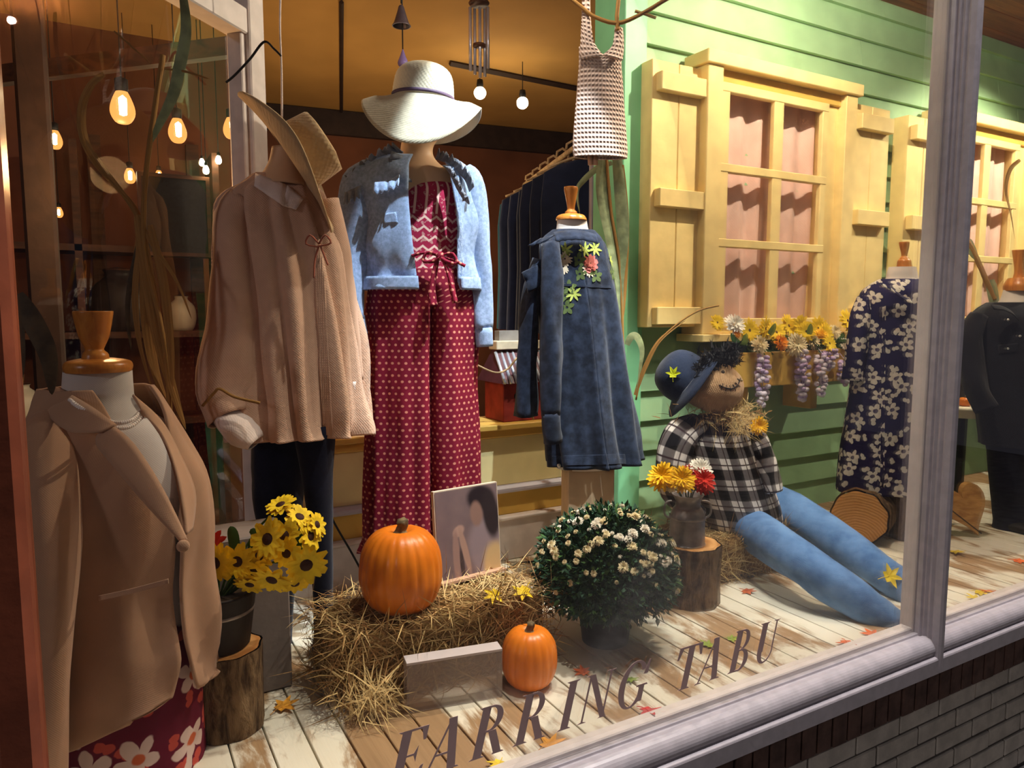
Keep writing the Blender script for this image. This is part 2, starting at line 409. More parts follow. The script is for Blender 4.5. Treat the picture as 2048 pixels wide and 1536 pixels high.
m = M(); m.box(sp(SL / 2, 1.02), (SL - .1, .005, 1.66), SM); m.box(sp(SL / 2, 2.23), (SL - .1, .005, .66), SM); m.build('pane', glass_mat('side_glass', refl=.10), wl, False)
# ------------------------------------------------------------------ the shop behind
tag(M().bx(-3, 6.4, 2.60, 7.2, 2.60, 2.66).build('ceiling_shop', MT['ceil_shop'], None, False), kind='structure')
tag(M().bx(-3, 6.4, 1.36, 7.2, -.40, -.36).build('floor_shop', MT['dark_wood'], None, False), kind='structure')
RB = Matrix.Rotation(R(-8), 3, 'Z')
def bw_pt(s, z, o=0): return V((1.6, 6.0, z)) + RB @ V((s, -o, 0))
tag(M().box(bw_pt(0, 1.1), (9, .08, 3.0), RB).build('wall_shop_back', MT['dark_brown'], None, False), kind='structure')
tag(M().box(bw_pt(0, 2.50, .06), (9, .06, .19), RB).build('trim_5', MT['dark_trim'], None, False), kind='structure')
tag(M().bx(6.3, 6.4, 2.6, 7, -.4, 2.6).build('wall_shop_right', MT['dark_brown'], None, False), kind='structure')
tag(M().bx(-3.0, -2.9, 1.0, 7, -.4, 2.6).build('wall_shop_left', MT['dark_brown'], None, False), kind='structure')
a, b = PZ(683, 4, 2.585), PZ(683, 228, 2.585); m = M(); m.tube([a, b], .012, 4); tag(m.build('trim_6', MT['dark_trim'], None, False), kind='structure')
a, b = PZ(900, 126, 2.585), PZ(1230, 192, 2.585); m = M(); m.tube([a, b], .02, 4); tag(m.build('trim_7', MT['dark_trim'], None, False), kind='structure')
# entrance side: wall, shelving, pillar and beam seen through the splayed glass
ew = struct('wall_left', (-.3, 5.0, -.4))
m = M(); m.bx(-2.9, .95, 4.92, 5.0, -.4, 2.6); m.build('wall_panel', MT['dark_brown'], ew, False)
for x in (-1.1, -.55, -.02, .5): m = M(); m.bx(x, x + .07, 4.87, 4.92, -.4, 2.0); m.build('stile', MT['dark_wood'], ew, False)
m = M(); q = PY(85, 500, 3.2).x; m.bx(q - .05, q + .05, 3.15, 3.3, -.4, 2.6); tag(m.build('trim_8', MT['dark_trim'], None, False, bevel=.01), kind='structure')
a, b = PY(-40, 152, 3.6), PY(478, 88, 3.05); m = M(); dz = V((0, 0, .035)); dy = V((0, .06, 0))
m.add([a - dz, b - dz, b - dz + dy, a - dz + dy, a + dz, b + dz, b + dz + dy, a + dz + dy], [(0, 3, 2, 1), (4, 5, 6, 7), (0, 1, 5, 4), (1, 2, 6, 5), (2, 3, 7, 6), (3, 0, 4, 7)])
tag(m.build('trim_9', MT['dark_wood'], None, False), kind='structure')
# ------------------------------------------------------------------ facade windows, shutters
def facade_window(dx, n):
    g = thing('window_%d' % n, (2.75 + dx, 2.4, .868), None, None); g['kind'] = 'structure'
    X = lambda x: x + dx
    def bx(name, x0, x1, y0, y1, z0, z1, mat='yellow', bev=.003): m = M(); m.bx(X(x0), X(x1), y0, y1, z0, z1); return m.build(name, MT[mat], g, False, bevel=bev)
    bx('casing', 2.233, 2.32, 2.30, 2.43, .90, 2.017); bx('casing', 3.117, 3.20, 2.30, 2.43, .90, 2.017)
    bx('head_casing', 2.216, 3.22, 2.285, 2.43, 2.017, 2.07); bx('window_sill', 2.205, 3.225, 2.265, 2.43, .868, .90)
    bx('apron', 2.32, 3.117, 2.33, 2.43, .90, .927)
    for a, b in ((2.32, 2.387), (2.66, 2.722), (2.985, 3.025)): bx('stile' if b != 2.722 else 'muntin', a, b, 2.325, 2.35, .927, 1.965)
    for z0, z1, nm in ((.927, .967, 'rail'), (1.927, 1.965, 'rail'), (1.276, 1.312, 'muntin'), (1.594, 1.630, 'muntin')): bx(nm, 2.32, 3.025, 2.322, 2.353, z0, z1)
    bx('head_stop', 2.32, 3.117, 2.33, 2.43, 1.965, 2.017, 'ochre'); bx('jamb', 3.025, 3.117, 2.345, 2.42, .927, 1.965)
    m = M(); rows = []
    for k in range(25):
        z = .92 + 1.05 * k / 24; row = []
        for j in range(97):
            x = 2.33 + .70 * j / 96; row.append(V((X(x), 2.412 + .011 * math.sin(x * 54 + .8 * math.sin(z * 3)) + .007 * math.sin(x * 21 + z * 2 + dx), z)))
        rows.append(row)
    m.grid(rows); m.build('curtain', MT['curtain'], g, True)
facade_window(0, 1); facade_window(1.70, 2)
SHL = ['yellow board shutter left of the first facade window, beside the corner board', 'yellow board shutter right of the first facade window, behind the floral dress form',
       'yellow board shutter partly hidden by the window post, left of second facade window', 'yellow board shutter right of the second facade window, at the far edge']
for i, x in enumerate((1.972, 3.232, 3.672, 4.935)):
    t = thing('shutter', (x + .147, 2.42, .93), SHL[i], 'shutter', 'yellow shutters on the green facade')
    for k in range(2): m = M(); m.bx(x + k * .1445, x + .142 + k * .1445, 2.345, 2.428, .9314, 2.0045); m.build('shutter_board', MT['yellow'], t, False, bevel=.003)
    for z in (.943, 1.423, 1.88): m = M(); m.bx(x + .02, x + .270, 2.308, 2.345, z, z + .073); m.build('batten', MT['yellow'], t, False, bevel=.003)
# ------------------------------------------------------------------ lettering on the glass
def letters():
    def st(x0, y0, x1, y1, w): return [(x0, y0), (x0 + w, y0), (x1 + w, y1), (x1, y1)]
    def sf(x0, x1, y, d=.03): return [(x0, y), (x1, y), (x1 - .04, y + d), (x0 + .04, y + d)]
    def arc(cx, cy, rx, ry, wx, wy, a0, a1, n=14):
        o = [(cx + rx * math.cos(a0 + (a1 - a0) * i / n), cy + ry * math.sin(a0 + (a1 - a0) * i / n)) for i in range(n + 1)]
        q = [(cx + (rx - wx) * math.cos(a0 + (a1 - a0) * i / n), cy + (ry - wy) * math.sin(a0 + (a1 - a0) * i / n)) for i in range(n + 1)]
        return [[o[i], o[i + 1], q[i + 1], q[i]] for i in range(n)]
    S, T = .20, .05
    def ser(x, y, s=1): return [(x - .09, y), (x + S + .09, y), (x + S + .02, y + .035 * s), (x - .02, y + .035 * s)]
    def ste(x): return [st(x, 0, x, 1, S), ser(x, 0), ser(x, 1, -1)]
    def thn(x): return [st(x, 0, x, 1, T), [(x - .11, 0), (x + T + .11, 0), (x + T + .02, .03), (x - .02, .03)], [(x - .11, 1), (x + T + .11, 1), (x + T + .02, .97), (x - .02, .97)]]
    Rr = ste(.1) + arc(.34, .74, .30, .26, .15, .04, -PI / 2, PI / 2) + [st(.26, .96, .34, .96, .02), [(.26, .48), (.36, .48), (.36, .525), (.26, .525)], [(.26, .96), (.36, .96), (.36, 1), (.26, 1)], st(.60, 0, .34, .5, .19), [(.55, 0), (.86, 0), (.80, .035), (.58, .035)]]
    A = [st(.0, 0, .36, 1, T), st(.50, 0, .30, 1, .19), [(.12, .32), (.52, .32), (.51, .36), (.14, .36)], [(-.1, 0), (.16, 0), (.10, .03), (-.04, .03)], [(.42, 0), (.78, 0), (.72, .035), (.48, .035)]]
    return dict(E=ste(.1) + [[(.26, .96), (.66, .96), (.66, 1), (.26, 1)], [(.60, .74), (.66, .74), (.66, 1), (.52, .97)], [(.26, 0), (.68, 0), (.68, .04), (.26, .04)], [(.54, .03), (.68, 0), (.72, .28), (.66, .26)], [(.26, .49), (.5, .49), (.5, .53), (.26, .53)], [(.44, .51), (.52, .36), (.52, .66)]],
        A=A, R=Rr, I=ste(.1), N=thn(.08) + thn(.66) + [st(.62, 0, .06, 1, .16)],
        G=arc(.44, .5, .42, .52, .18, .045, .62, 2 * PI - .5, 30) + [st(.64, .08, .64, .42, .16), [(.54, .42), (.9, .42), (.86, .46), (.58, .46)], [(.70, .68), (.80, .98), (.84, .98), (.83, .68)]],
        T=[st(.30, 0, .30, 1, S), ser(.30, 0), [(0, .955), (.76, .955), (.76, 1), (0, 1)], [(-.03, .72), (.03, .72), (.14, .97), (0, 1)], [(.73, .72), (.79, .72), (.76, 1), (.62, .97)]],
        B=ste(.1) + arc(.34, .755, .27, .245, .14, .04, -PI / 2, PI / 2) + arc(.36, .26, .32, .27, .16, .04, -PI / 2, PI / 2) + [[(.26, y), (.37, y), (.37, y + .04), (.26, y + .04)] for y in (0, .49, .96)],
        U=[st(.1, .28, .1, 1, S), ser(.1, 1, -1), st(.62, .30, .62, 1, T), [(.51, 1), (.78, 1), (.69, .97), (.60, .97)]] + arc(.385, .30, .285, .32, .17, .05, PI, PI * 1.55) + arc(.385, .30, .285, .32, .045, .05, PI * 1.55, 2 * PI))
LT = letters(); lm = plain('brown_vinyl_lettering', C(206, 172, 164), .5, .05, 20, 0, spec=.4)
wt = thing('window_lettering', (.95, 1.266, .075), 'brown slanted serif capitals reading EARRING TABU along the foot of the glass', 'lettering')
CAPH = .107
for ch, x in zip('EARRINGTABU', (.436, .515, .612, .715, .828, .885, .985, 1.160, 1.242, 1.345, 1.437)):
    m = M()
    for k, poly in enumerate(LT[ch]):
        q = .00002 * k
        m.prism(poly, lambda a, b: (x + (a * .92 + b * .26) * CAPH, 1.2668 - q, .077 + b * CAPH), (0, .0006, 0))
    m.build('letter', lm, wt, False)
# ================================================================== mannequins and clothes
def uvflower(g, uv, cell, size=.42, n=5, rnd=.75):
    """mask of blossoms scattered over uv (metres): (mask, distance from heart, cell colour)"""
    uv = g.vm('ADD', uv, g.scale(g.vm('SUBTRACT', g.n2(uv, 1.6 / cell), (.5, .5, .5)), .30 * cell)); v = g.scale(uv, 1 / cell); vo = g.n('ShaderNodeTexVoronoi', voronoi_dimensions='2D'); g.put(vo.inputs['Vector'], v); vo.inputs['Scale'].default_value = 1
    vo.inputs['Randomness'].default_value = rnd
    d = g.vm('SUBTRACT', v, vo.outputs['Position']); x = g.xyz(d); r = g.vm('LENGTH', g.comb(x[0], x[1], 0))
    th = g.math('ARCTAN2', x[1], x[0]); cc = g.xyz(vo.outputs['Color']); th = g.math('ADD', th, g.math('MULTIPLY', cc[0], 6.28))
    pr = g.math('MULTIPLY_ADD', g.math('ABSOLUTE', g.math('COSINE', g.math('MULTIPLY', th, n / 2))), size * .55, size * .45)
    return g.step(g.math('SUBTRACT', pr, r), 0, .04), r, cc
def mat_jumpsuit():
    g = N('burgundy_dotted_cloth'); uv = g.uv(); x = g.xyz(uv); P = .021
    row = g.math('FLOOR', g.math('DIVIDE', x[1], P * .9)); sh = g.math('MULTIPLY', g.math('MODULO', row, 2), .5)
    a = g.math('SUBTRACT', g.math('FRACT', g.math('ADD', g.math('DIVIDE', x[0], P), sh)), .5); b = g.math('SUBTRACT', g.math('FRACT', g.math('DIVIDE', x[1], P * .9)), .5)
    r = g.math('SQRT', g.math('ADD', g.math('MULTIPLY', a, a), g.math('MULTIPLY', b, b)))
    m = g.step(r, .25, .17); base = g.mix(g.noise(g.obj(), 7, 3), C(104, 18, 40), C(140, 30, 54))
    g.bump(g.noise(g.obj(), 60, 3), .2, .004); return g.out(g.mix(m, base, C(214, 140, 118)), .85, .15)
def mat_top():
    g = N('burgundy_striped_print_cloth'); uv = g.uv(); x = g.xyz(uv)
    s_ = g.math('ABSOLUTE', g.math('SUBTRACT', g.math('FRACT', g.math('DIVIDE', x[0], .034)), .5)); stripe = g.step(s_, .13, .09)
    upper = g.step(x[1], .115, .110); zig = g.math('SUBTRACT', g.math('FRACT', g.math('ADD', g.math('DIVIDE', x[1], .03), g.math('MULTIPLY', g.math('PINGPONG', x[0], .018), 26))), .5)
    z = g.step(g.math('ABSOLUTE', zig), .17, .10); q = g.step(g.noise(g.scale(uv, 70), 1, 2), .56, .62)
    m = g.math('MAXIMUM', g.math('MULTIPLY', upper, stripe), g.math('MULTIPLY', g.math('SUBTRACT', 1, upper), z)); m = g.math('MAXIMUM', m, g.math('MULTIPLY', q, .45))
    return g.out(g.mix(m, C(166, 40, 72), C(236, 200, 184)), .85, .15)
def mat_floral(name, base, petal, heart, cell, size=.5, extra=None):
    g = N(name); uv = g.uv(); a, r, cc = uvflower(g, uv, cell, size, 5); b, r2, c2 = uvflower(g, g.vm('ADD', uv, (.37 * cell, .51 * cell, 0)), cell * .62, .28, 2, 1)
    col = g.mix(b, base, extra or dk(petal, .85)); col = g.mix(a, col, g.mix(g.noise(g.obj(), 40, 3), dk(petal, .82), petal)); col = g.mix(g.step(r, .12, .08), col, g.mix(a, base, heart))
    g.bump(g.noise(g.obj(), 50, 3), .2, .004); return g.out(col, .85, .15)
def mat_plaid():
    g = N('black_white_plaid_flannel'); x = g.xyz(g.vm('ADD', g.uv(), g.scale(g.obj(), .12)))
    def band(c, P, w0): return g.step(g.math('ABSOLUTE', g.math('SUBTRACT', g.math('FRACT', g.math('DIVIDE', c, P)), .5)), w0 + .02, w0 - .02)
    a, b = band(x[0], .085, .25), band(x[1], .085, .25); l1, l2 = band(g.math('ADD', x[0], .038), .085, .03), band(g.math('ADD', x[1], .038), .085, .03)
    f = g.math('MULTIPLY', g.math('ADD', a, b), .5); c = g.ramp(f, [(0, C(226, 216, 206)), (.5, C(108, 100, 98)), (1, C(26, 24, 26))])
    c = g.mix(g.math('MAXIMUM', l1, l2), c, C(60, 44, 48)); g.bump(g.noise(g.obj(), 60, 3), .25, .004); return g.out(c, .9, .1)
CL = dict(
    form=cloth('cream_form_cloth', C(206, 196, 186), .08, 1400, .08), skin=plain('mannequin_skin_paint', C(214, 176, 138), .5, .04, 10, 0), cap=wood('honey_turned_wood', C(196, 128, 54), C(168, 100, 38), (30, 30, 4), .3, 'obj', .05),
    denim=cloth('light_blue_denim', C(150, 176, 216), .16, 1600, .5, .9, 90, C(176, 200, 236)), denim_dk=cloth('navy_washed_denim', C(26, 32, 46), .2, 1600, .4, .9, 30, C(46, 56, 76)), frill=cloth('grey_blue_frayed_denim', C(132, 138, 150), .3, 1200, .5),
    blouse=cloth('beige_gauze_cloth', C(206, 168, 142), .10, 900, .3), cuff=cloth('pale_cuff_cloth', C(232, 214, 204), .08, 900, .2), jeans_dk=cloth('dark_indigo_denim', C(16, 20, 42), .25, 1600, .3), jeans=cloth('mid_blue_denim', C(78, 122, 178), .30, 1600, .4, .9, 9, C(112, 152, 200)),
    suit=mat_jumpsuit(), top=mat_top(), tan=cloth('tan_blazer_cloth', C(178, 138, 108), .08, 1500, .12), tan_dk=cloth('tan_lapel_cloth', C(184, 144, 113), .06, 1500, .12), white=cloth('white_camisole_cloth', C(226, 216, 208), .06, 1300, .1),
    skirt=mat_floral('burgundy_floral_cloth', C(104, 24, 46), C(224, 196, 186), C(196, 96, 60), .115, .42, C(190, 78, 66)), dress=mat_floral('navy_white_floral_cloth', C(34, 30, 66), C(216, 208, 194), C(70, 62, 90), .092, .36, C(196, 190, 178)),
    black=cloth('black_denim', C(24, 24, 30), .3, 1600, .4), plaid=mat_plaid(), burlap=cloth('burlap', C(188, 148, 106), .18, 700, .6), navyfelt=cloth('navy_felt', C(38, 50, 74), .2, 900, .3), straw_hat=cloth('cream_straw_weave', C(206, 198, 172), .06, 500, .35), straw_tan=cloth('tan_straw_weave', C(196, 164, 120), .2, 420, .6),
    purple=plain('plum_hat_band', C(96, 78, 104), .6), pearl=plain('pearl_white', C(240, 226, 214), .2, .03, 10, 0, spec=.6), button=plain('metal_button', C(214, 214, 206), .3, .1, metal=.6), red_cord=cloth('rust_ribbon', C(150, 84, 62), .2, 800, .2))

def neck_cap(t, A, ys, face, base_off=0):
    """turned wooden finial and cap: ys = list of (row, left, right) read top to bottom"""
    for nm, rows in ys:
        m = M(); loft(m, rings_px(rows, A, face, 1.0, 22), 24)
        for r0 in (0, len(m.v) - 25):
            m.f.append(tuple(range(r0, r0 + 24))[::1 if r0 else -1]); m.mi.append(0)
        m.build(nm, CL['cap'], t)
def garment(name, rows, A, face, mat, parent, k=.6, n=26, nu=64, a0=-PI, a1=PI, fold=None, thick=.004, off=0, grow=0, ret=False):
    m = M(); rg = rings_px(rows, A, face, k, n, off); loft(m, rg, nu, a0, a1, fold, grow)
    o = m.build(name, mat, parent, True, thick); return (o, m, rg) if ret else o
def sleeve(name, pts, A, mat, parent, offs=0, n=20, nn=16, amp=.10, seed=0, flat=1.0):
    """pts: (px, py, half width px[, nearer by])"""
    u = pxm(A); q = cr([(p[0], p[1], p[2], p[3] if len(p) > 3 else offs) for p in pts], n)
    m = M(); m.tube([PD(a, b, A, d) for a, b, c, d in q], [c * u for a, b, c, d in q], nn, False, flat, lambda a, t: amp * math.sin(3 * a + 9 * t + seed) * (.4 + t) + 1.6 * amp * noise.noise(V((math.cos(a) * 1.5, math.sin(a) * 1.5 + seed, t * 7))))
    return m.build(name, mat, parent, True, .003)
def patch(m0, pts, lift, name, mat, parent, thick=.003, nsub=5, wav=0):
    """a flap lying on garment m0 under the outline quad pts (4 view points: tl, tr, br, bl)"""
    tl, tr, br, bl = [V((p[0], p[1], 0)) for p in pts]; rows = []; bv = m0.bvh()
    for i in range(nsub + 1):
        row = []
        for j in range(nsub + 1):
            a, b = tl.lerp(tr, j / nsub), bl.lerp(br, j / nsub); p = a.lerp(b, i / nsub); d = ray(p.x, p.y)
            l, nn, ix, ds = bv.ray_cast(CAM, d.normalized())
            if l is None: l = rows[-1][j] if rows else (row[-1] if row else PD(p.x, p.y, (.9, 2.2)))
            row.append(V(l) - d.normalized() * (lift + wav * math.sin(j * 1.9 + i)))
        rows.append(row)
    m = M(); m.grid(rows); return m.build(name, mat, parent, True, thick)
def disc_at(m0, x, y, r, name, mat, parent, h=.003):
    q = m0.hit(x, y)
    if not q: return
    l, nn = q; m = M(); ax = basis(l, nn).to_3x3(); m.lathe([(0, h), (r * .8, h), (r, 0), (r, -h)], l, 12, ax=ax); return m.build(name, mat, parent)

# ---------------- cream blouse mannequin (western hat), left of centre
A1 = (.52, 2.06); F1 = R(-4)
t = thing('mannequin', (A1[0], A1[1], 0), 'headless mannequin in a beige gauze blouse and dark jeans, under the tan western hat', 'mannequin')
garment('neck', [(296, 548, 596), (330, 540, 596), (372, 515, 610)], A1, F1, CL['skin'], t, .9, 10, 24)
bl = garment('blouse', [(352, 512, 596), (372, 492, 622), (392, 470, 640), (430, 462, 652), (500, 466, 672), (600, 474, 690), (700, 476, 706), (790, 482, 716), (850, 490, 722), (872, 496, 724)], A1, F1, CL['blouse'], t, .52, 34, 110, fold=folds(13, .022, .170, 1.3, 2.6), ret=True)
sleeve('sleeve', [(488, 398, 30, .05), (466, 440, 38, .06), (468, 540, 40, .07), (465, 650, 44, .08), (452, 740, 52, .09), (450, 800, 52, .10), (462, 836, 44, .11)], A1, CL['blouse'], bl[0], seed=2, amp=.06, nn=28)
sleeve('sleeve', [(652, 400, 26, -.04), (676, 520, 26, -.05), (694, 660, 26, -.05), (704, 760, 22, -.05)], A1, CL['blouse'], bl[0], seed=5, amp=.06)
sleeve('cuff', [(452, 828, 40, .12), (476, 852, 50, .12), (496, 872, 44, .12), (512, 886, 30, .12)], A1, CL['cuff'], bl[0], n=8, amp=.04, flat=.6, nn=20)
sleeve('cuff', [(704, 762, 18, -.03), (706, 800, 17, -.03), (708, 842, 15, -.03)], A1, CL['cuff'], bl[0], n=8, amp=.03)
for pts in (((512, 348), (575, 372), (566, 412), (508, 372)), ((574, 372), (606, 398), (592, 420), (566, 412))):
    patch(bl[1], pts, .012, 'collar', CL['cuff'], bl[0], .004, 5, .003)
patch(bl[1], ((626, 470), (644, 470), (666, 870), (646, 870)), .004, 'placket', CL['blouse'], bl[0], .003, 16, .001)
m = M(); u = pxm(A1)
for pth in ([(638, 488), (650, 470), (662, 486), (640, 492)], [(638, 488), (620, 470), (612, 488), (638, 494)], [(638, 490), (630, 520), (628, 556)], [(640, 490), (650, 515), (656, 530)]):
    m.tube(crv([V(PD(a, b, A1, .145)) for a, b in pth], 10), 3.4 * u, 6, True, .5)
m.build('neck_tie', CL['red_cord'], bl[0])
jl = []
for i, rows in enumerate(([(850, 508, 606), (940, 510, 606), (1010, 514, 600), (1100, 528, 592), (1200, 536, 584), (1300, 540, 580)], [(850, 588, 668), (940, 606, 662), (1010, 616, 662), (1100, 624, 662), (1200, 630, 662), (1290, 632, 660), (1312, 630, 658)])):
    garment('trouser_leg', rows, A1, F1, CL['jeans_dk'], t, .8, 18, 28, fold=wrinkle(.06, 8, i), off=-.05 if i == 0 else .02)
m = M(); m.ell(PD(646, 1312, A1, .05), (.035, .085, .03), 14, 8); m.build('shoe', MT['black'], t)
m = M(); m.ell(PD(568, 1305, A1, -.05), (.035, .085, .03), 14, 8); m.build('shoe', MT['black'], t)

# western hat, tipped onto the neck
HC = PD(582, 322, A1, .05); ax_ = (RV * .78 + V((0, 0, 1)) * .52 + FH * .15).normalized()
hm = basis(HC, ax_, RV * .555 - V((0, 0, 1)) * .832); h3 = hm.to_3x3()
t = thing('western_hat', HC, 'tan woven western hat with curled brim, tipped over the neck of the blouse mannequin', 'hat')
m = M(); rows = []
for i in range(9):
    r = .075 + .110 * i / 8; row = []
    for j in range(49):
        a = 2 * PI * j / 48; el = 1 + .16 * math.cos(2 * a); s_ = math.sin(a); up = .04 * (i / 8) ** 2 * (abs(s_) ** 2.2) - .02 * (i / 8) ** 2 * (1 - abs(s_))
        row.append(HC + h3 @ V((r * el * math.cos(a), r * .92 * s_, up)))
    rows.append(row)
m.grid(rows); m.build('brim', CL['straw_tan'], t, True, .004)
m = M(); rows = []
for i in range(11):
    f = i / 10; z = .115 * min(1, f * 1.35); row = []
    for j in range(41):
        a = 2 * PI * j / 40; rr = (.078 - .010 * f) if f < .72 else .071 * (1 - (f - .72) / .28)
        dent = -.022 * (max(0, (f - .60) / .4)) * (1.0 if abs(math.sin(a)) < .55 or f > .9 else .25)
        row.append(HC + h3 @ V((rr * 1.22 * math.cos(a), rr * math.sin(a), z + dent)))
    rows.append(row)
m.grid(rows); m.build('crown', CL['straw_tan'], t, True, .004)
m = M(); m.lathe([(.0795, .004), (.0795, .022)], HC, 40, lambda a, z: math.sqrt((1.22 * math.cos(a)) ** 2 + math.sin(a) ** 2) if False else 1, h3 @ Matrix.Diagonal((1.22, 1, 1)))
m.build('hat_band', CL['red_cord'], t, True, .002)

# ---------------- denim jacket mannequin (sun hat), centre
A2 = (.88, 2.2); F2 = R(-12); u2 = pxm(A2)
t = thing('mannequin', (A2[0], A2[1], 0), 'mannequin in a light denim jacket over a burgundy dotted jumpsuit, under the cream sun hat', 'mannequin')
m = M(); loft(m, rings_px([(150, 815, 878), (190, 800, 890), (225, 800, 894), (250, 808, 890), (268, 810, 884), (288, 803, 868), (310, 800, 866), (330, 790, 882, .75), (350, 762, 912, .55), (400, 750, 926, .50)], A2, F2, .82, 26), 32)
m.build('head_and_neck', CL['skin'], t, sub=1)
# simplified features: nose, lips, ear on the painted head
hc = PD(858, 236, A2, .09)
m = M(); m.ell(hc, (.010, .014, .018), 10, 8); m.build('nose', CL['skin'], t)
m = M(); m.ell(hc + V((0, 0, -.032)), (.016, .008, .006), 10, 6); m.build('mouth', CL['skin'], t)
tp = garment('jumpsuit_top', [(366, 800, 908), (386, 786, 928), (430, 770, 934), (500, 764, 930), (545, 758, 936), (580, 748, 944)], A2, F2, CL['top'], t, .62, 18, 60, grow=-.004, ret=True)
def crease(base):
    def f(th, t):
        k = min(1, max(0, (t - .14) / .12)); d = th - .10; e = abs(abs(th) - PI)
        return base(th, t) - k * (.62 * math.exp(-(d / .085) ** 2) + .5 * math.exp(-(e / .1) ** 2))
    return f
tr = garment('trousers', [(540, 752, 942), (580, 744, 950), (640, 740, 953), (760, 739, 953), (880, 738, 955), (1000, 736, 957), (1086, 734, 959)], A2, F2, CL['suit'], t, .62, 44, 170, fold=crease(folds(13, .004, .042, 2, .8)), ret=True)
garment('hem_ruffle', [(1066, 734, 958), (1094, 728, 962)], A2, F2, CL['suit'], tr[0], .62, 6, 170, fold=crease(folds(24, .01, .05, 1)))
for x in (800, 910):
    q = PD(x, 1140, A2); m = M(); m.ell(V((q.x, q.y - .03, .03)), (.035, .09, .03), 14, 8); m.build('shoe', CL['tan'], t)
    m = M(); m.tube([V((q.x, q.y, .03)), V((q.x, q.y, .24))], .03, 10); m.build('ankle', CL['skin'], t)
bow = M(); c0 = (880, 512)
for pth, r in (([(880, 512), (856, 504), (846, 522), (868, 522), (880, 514)], 7), ([(880, 512), (904, 506), (914, 526), (896, 524), (882, 516)], 7), ([(876, 514), (868, 550), (864, 585), (868, 612)], 10), ([(884, 514), (896, 545), (904, 575), (910, 606)], 9), ([(880, 512), (846, 506), (824, 512)], 5), ([(880, 512), (906, 520), (930, 532)], 5)):
    bow.tube(crv([PD(a, b, A2, .135) for a, b in pth], 12), [r * 1.35 * u2 * (.5 + .6 * i / 11) for i in range(12)], 10, True, .45, wrinkle(.2, 5, r))
bow.ell(PD(880, 512, A2, .14), (.014, .012, .014), 10, 8); bow.build('bow', CL['suit'], t)
jk = garment('denim_jacket', [(322, 760, 904), (340, 728, 926), (365, 714, 942), (410, 708, 948), (470, 716, 950), (520, 724, 952), (556, 730, 956), (580, 732, 958)], A2, F2, CL['denim'], t, .62, 30, 120, R(30), R(349), folds(8, .008, .030, .5, 2.6), .006, 0, .010, True)
sleeve('sleeve', [(736, 338, 20, .02), (722, 362, 32, .06), (712, 430, 35, .08), (704, 510, 33, .09), (700, 580, 28, .10), (706, 640, 22, .11)], A2, CL['denim'], jk[0], seed=1, amp=.08, nn=24)
sleeve('cuff', [(706, 636, 23, .11), (712, 660, 21, .11), (714, 672, 20, .11)], A2, CL['denim'], jk[0], n=5, amp=.02, nn=20)
sleeve('sleeve', [(926, 344, 20, 0), (944, 372, 24, 0), (954, 460, 25, -.01), (962, 560, 22, -.01), (966, 660, 18, .0)], A2, CL['denim'], jk[0], seed=4, amp=.08, nn=24)
sleeve('cuff', [(966, 656, 19, .0), (968, 678, 18, .0), (969, 693, 17, .0)], A2, CL['denim'], jk[0], n=5, amp=.02, nn=20)
garment('hem_band', [(556, 730, 957), (568, 731, 958), (581, 732, 959)], A2, F2, CL['denim'], jk[0], .62, 5, 120, R(29), R(350), None, .008, 0, .014)
# frilled collar and shoulder ruffles
def frill(path, wd, dirn, name, mat, par, A, off, n=36, amp=.010, seed=0):
    p = crv([PD(a, b, A, off) for a, b in path], n); m = M(); rows = [[], [], [], []]
    for i, q in enumerate(p):
        for k in range(4):
            f = k / 3; rows[k].append(q + V(dirn) * (wd * f) + FH * (-amp * f * math.sin(i * 1.1 + seed)) + V((0, 0, 1)) * (amp * .8 * f * math.sin(i * 1.7 + seed)))
    m.grid(rows); return m.build(name, mat, par, True, .004)
frill([(712, 372), (735, 350), (760, 330), (790, 312), (806, 306)], .05, -RV * .55 + V((0, 0, .35)) - FH * .5, 'collar', CL['frill'], jk[0], A2, .07, seed=1)
frill([(806, 310), (800, 330), (806, 350), (824, 362)], .035, -RV * .9 - FH * .4 + V((0, 0, .1)), 'collar', CL['frill'], jk[0], A2, .10, seed=3)
frill([(870, 318), (890, 326), (912, 342), (930, 362), (938, 384)], .036, RV * .4 + V((0, 0, .5)) - FH * .6, 'collar', CL['frill'], jk[0], A2, .06, seed=2)
frill([(886, 330), (900, 350), (912, 376), (926, 400)], .03, RV * .7 + V((0, 0, -.4)) - FH * .6, 'collar', CL['frill'], jk[0], A2, .10, seed=5)
frill([(692, 386), (704, 380), (722, 372)], .035, V((0, 0, -1)) - FH * .5, 'shoulder_ruffle', CL['frill'], jk[0], A2, .14, 16, .007)
frill([(750, 366), (775, 362), (800, 350)], .034, V((0, 0, -1)) - FH * .5, 'pocket_flap', CL['denim'], jk[0], A2, .155, 20, .006)
patch(jk[1], ((764, 428), (792, 424), (796, 446), (768, 448)), .006, 'pocket_flap', CL['denim'], jk[0], .003, 6, .002)
patch(jk[1], ((816, 352), (826, 352), (856, 560), (844, 560)), .005, 'button_band', CL['denim'], jk[0], .003, 18, .001)
patch(jk[1], ((784, 372), (790, 372), (806, 560), (798, 560)), .003, 'seam', CL['denim'], jk[0], .002, 14)
patch(jk[1], ((912, 374), (922, 374), (926, 574), (916, 574)), .005, 'button_band', CL['denim'], jk[0], .003, 18, .001)
for y in (400, 450, 500, 548): disc_at(jk[1], 826 + (y - 360) * .13, y, .006, 'button', CL['button'], jk[0], .006)

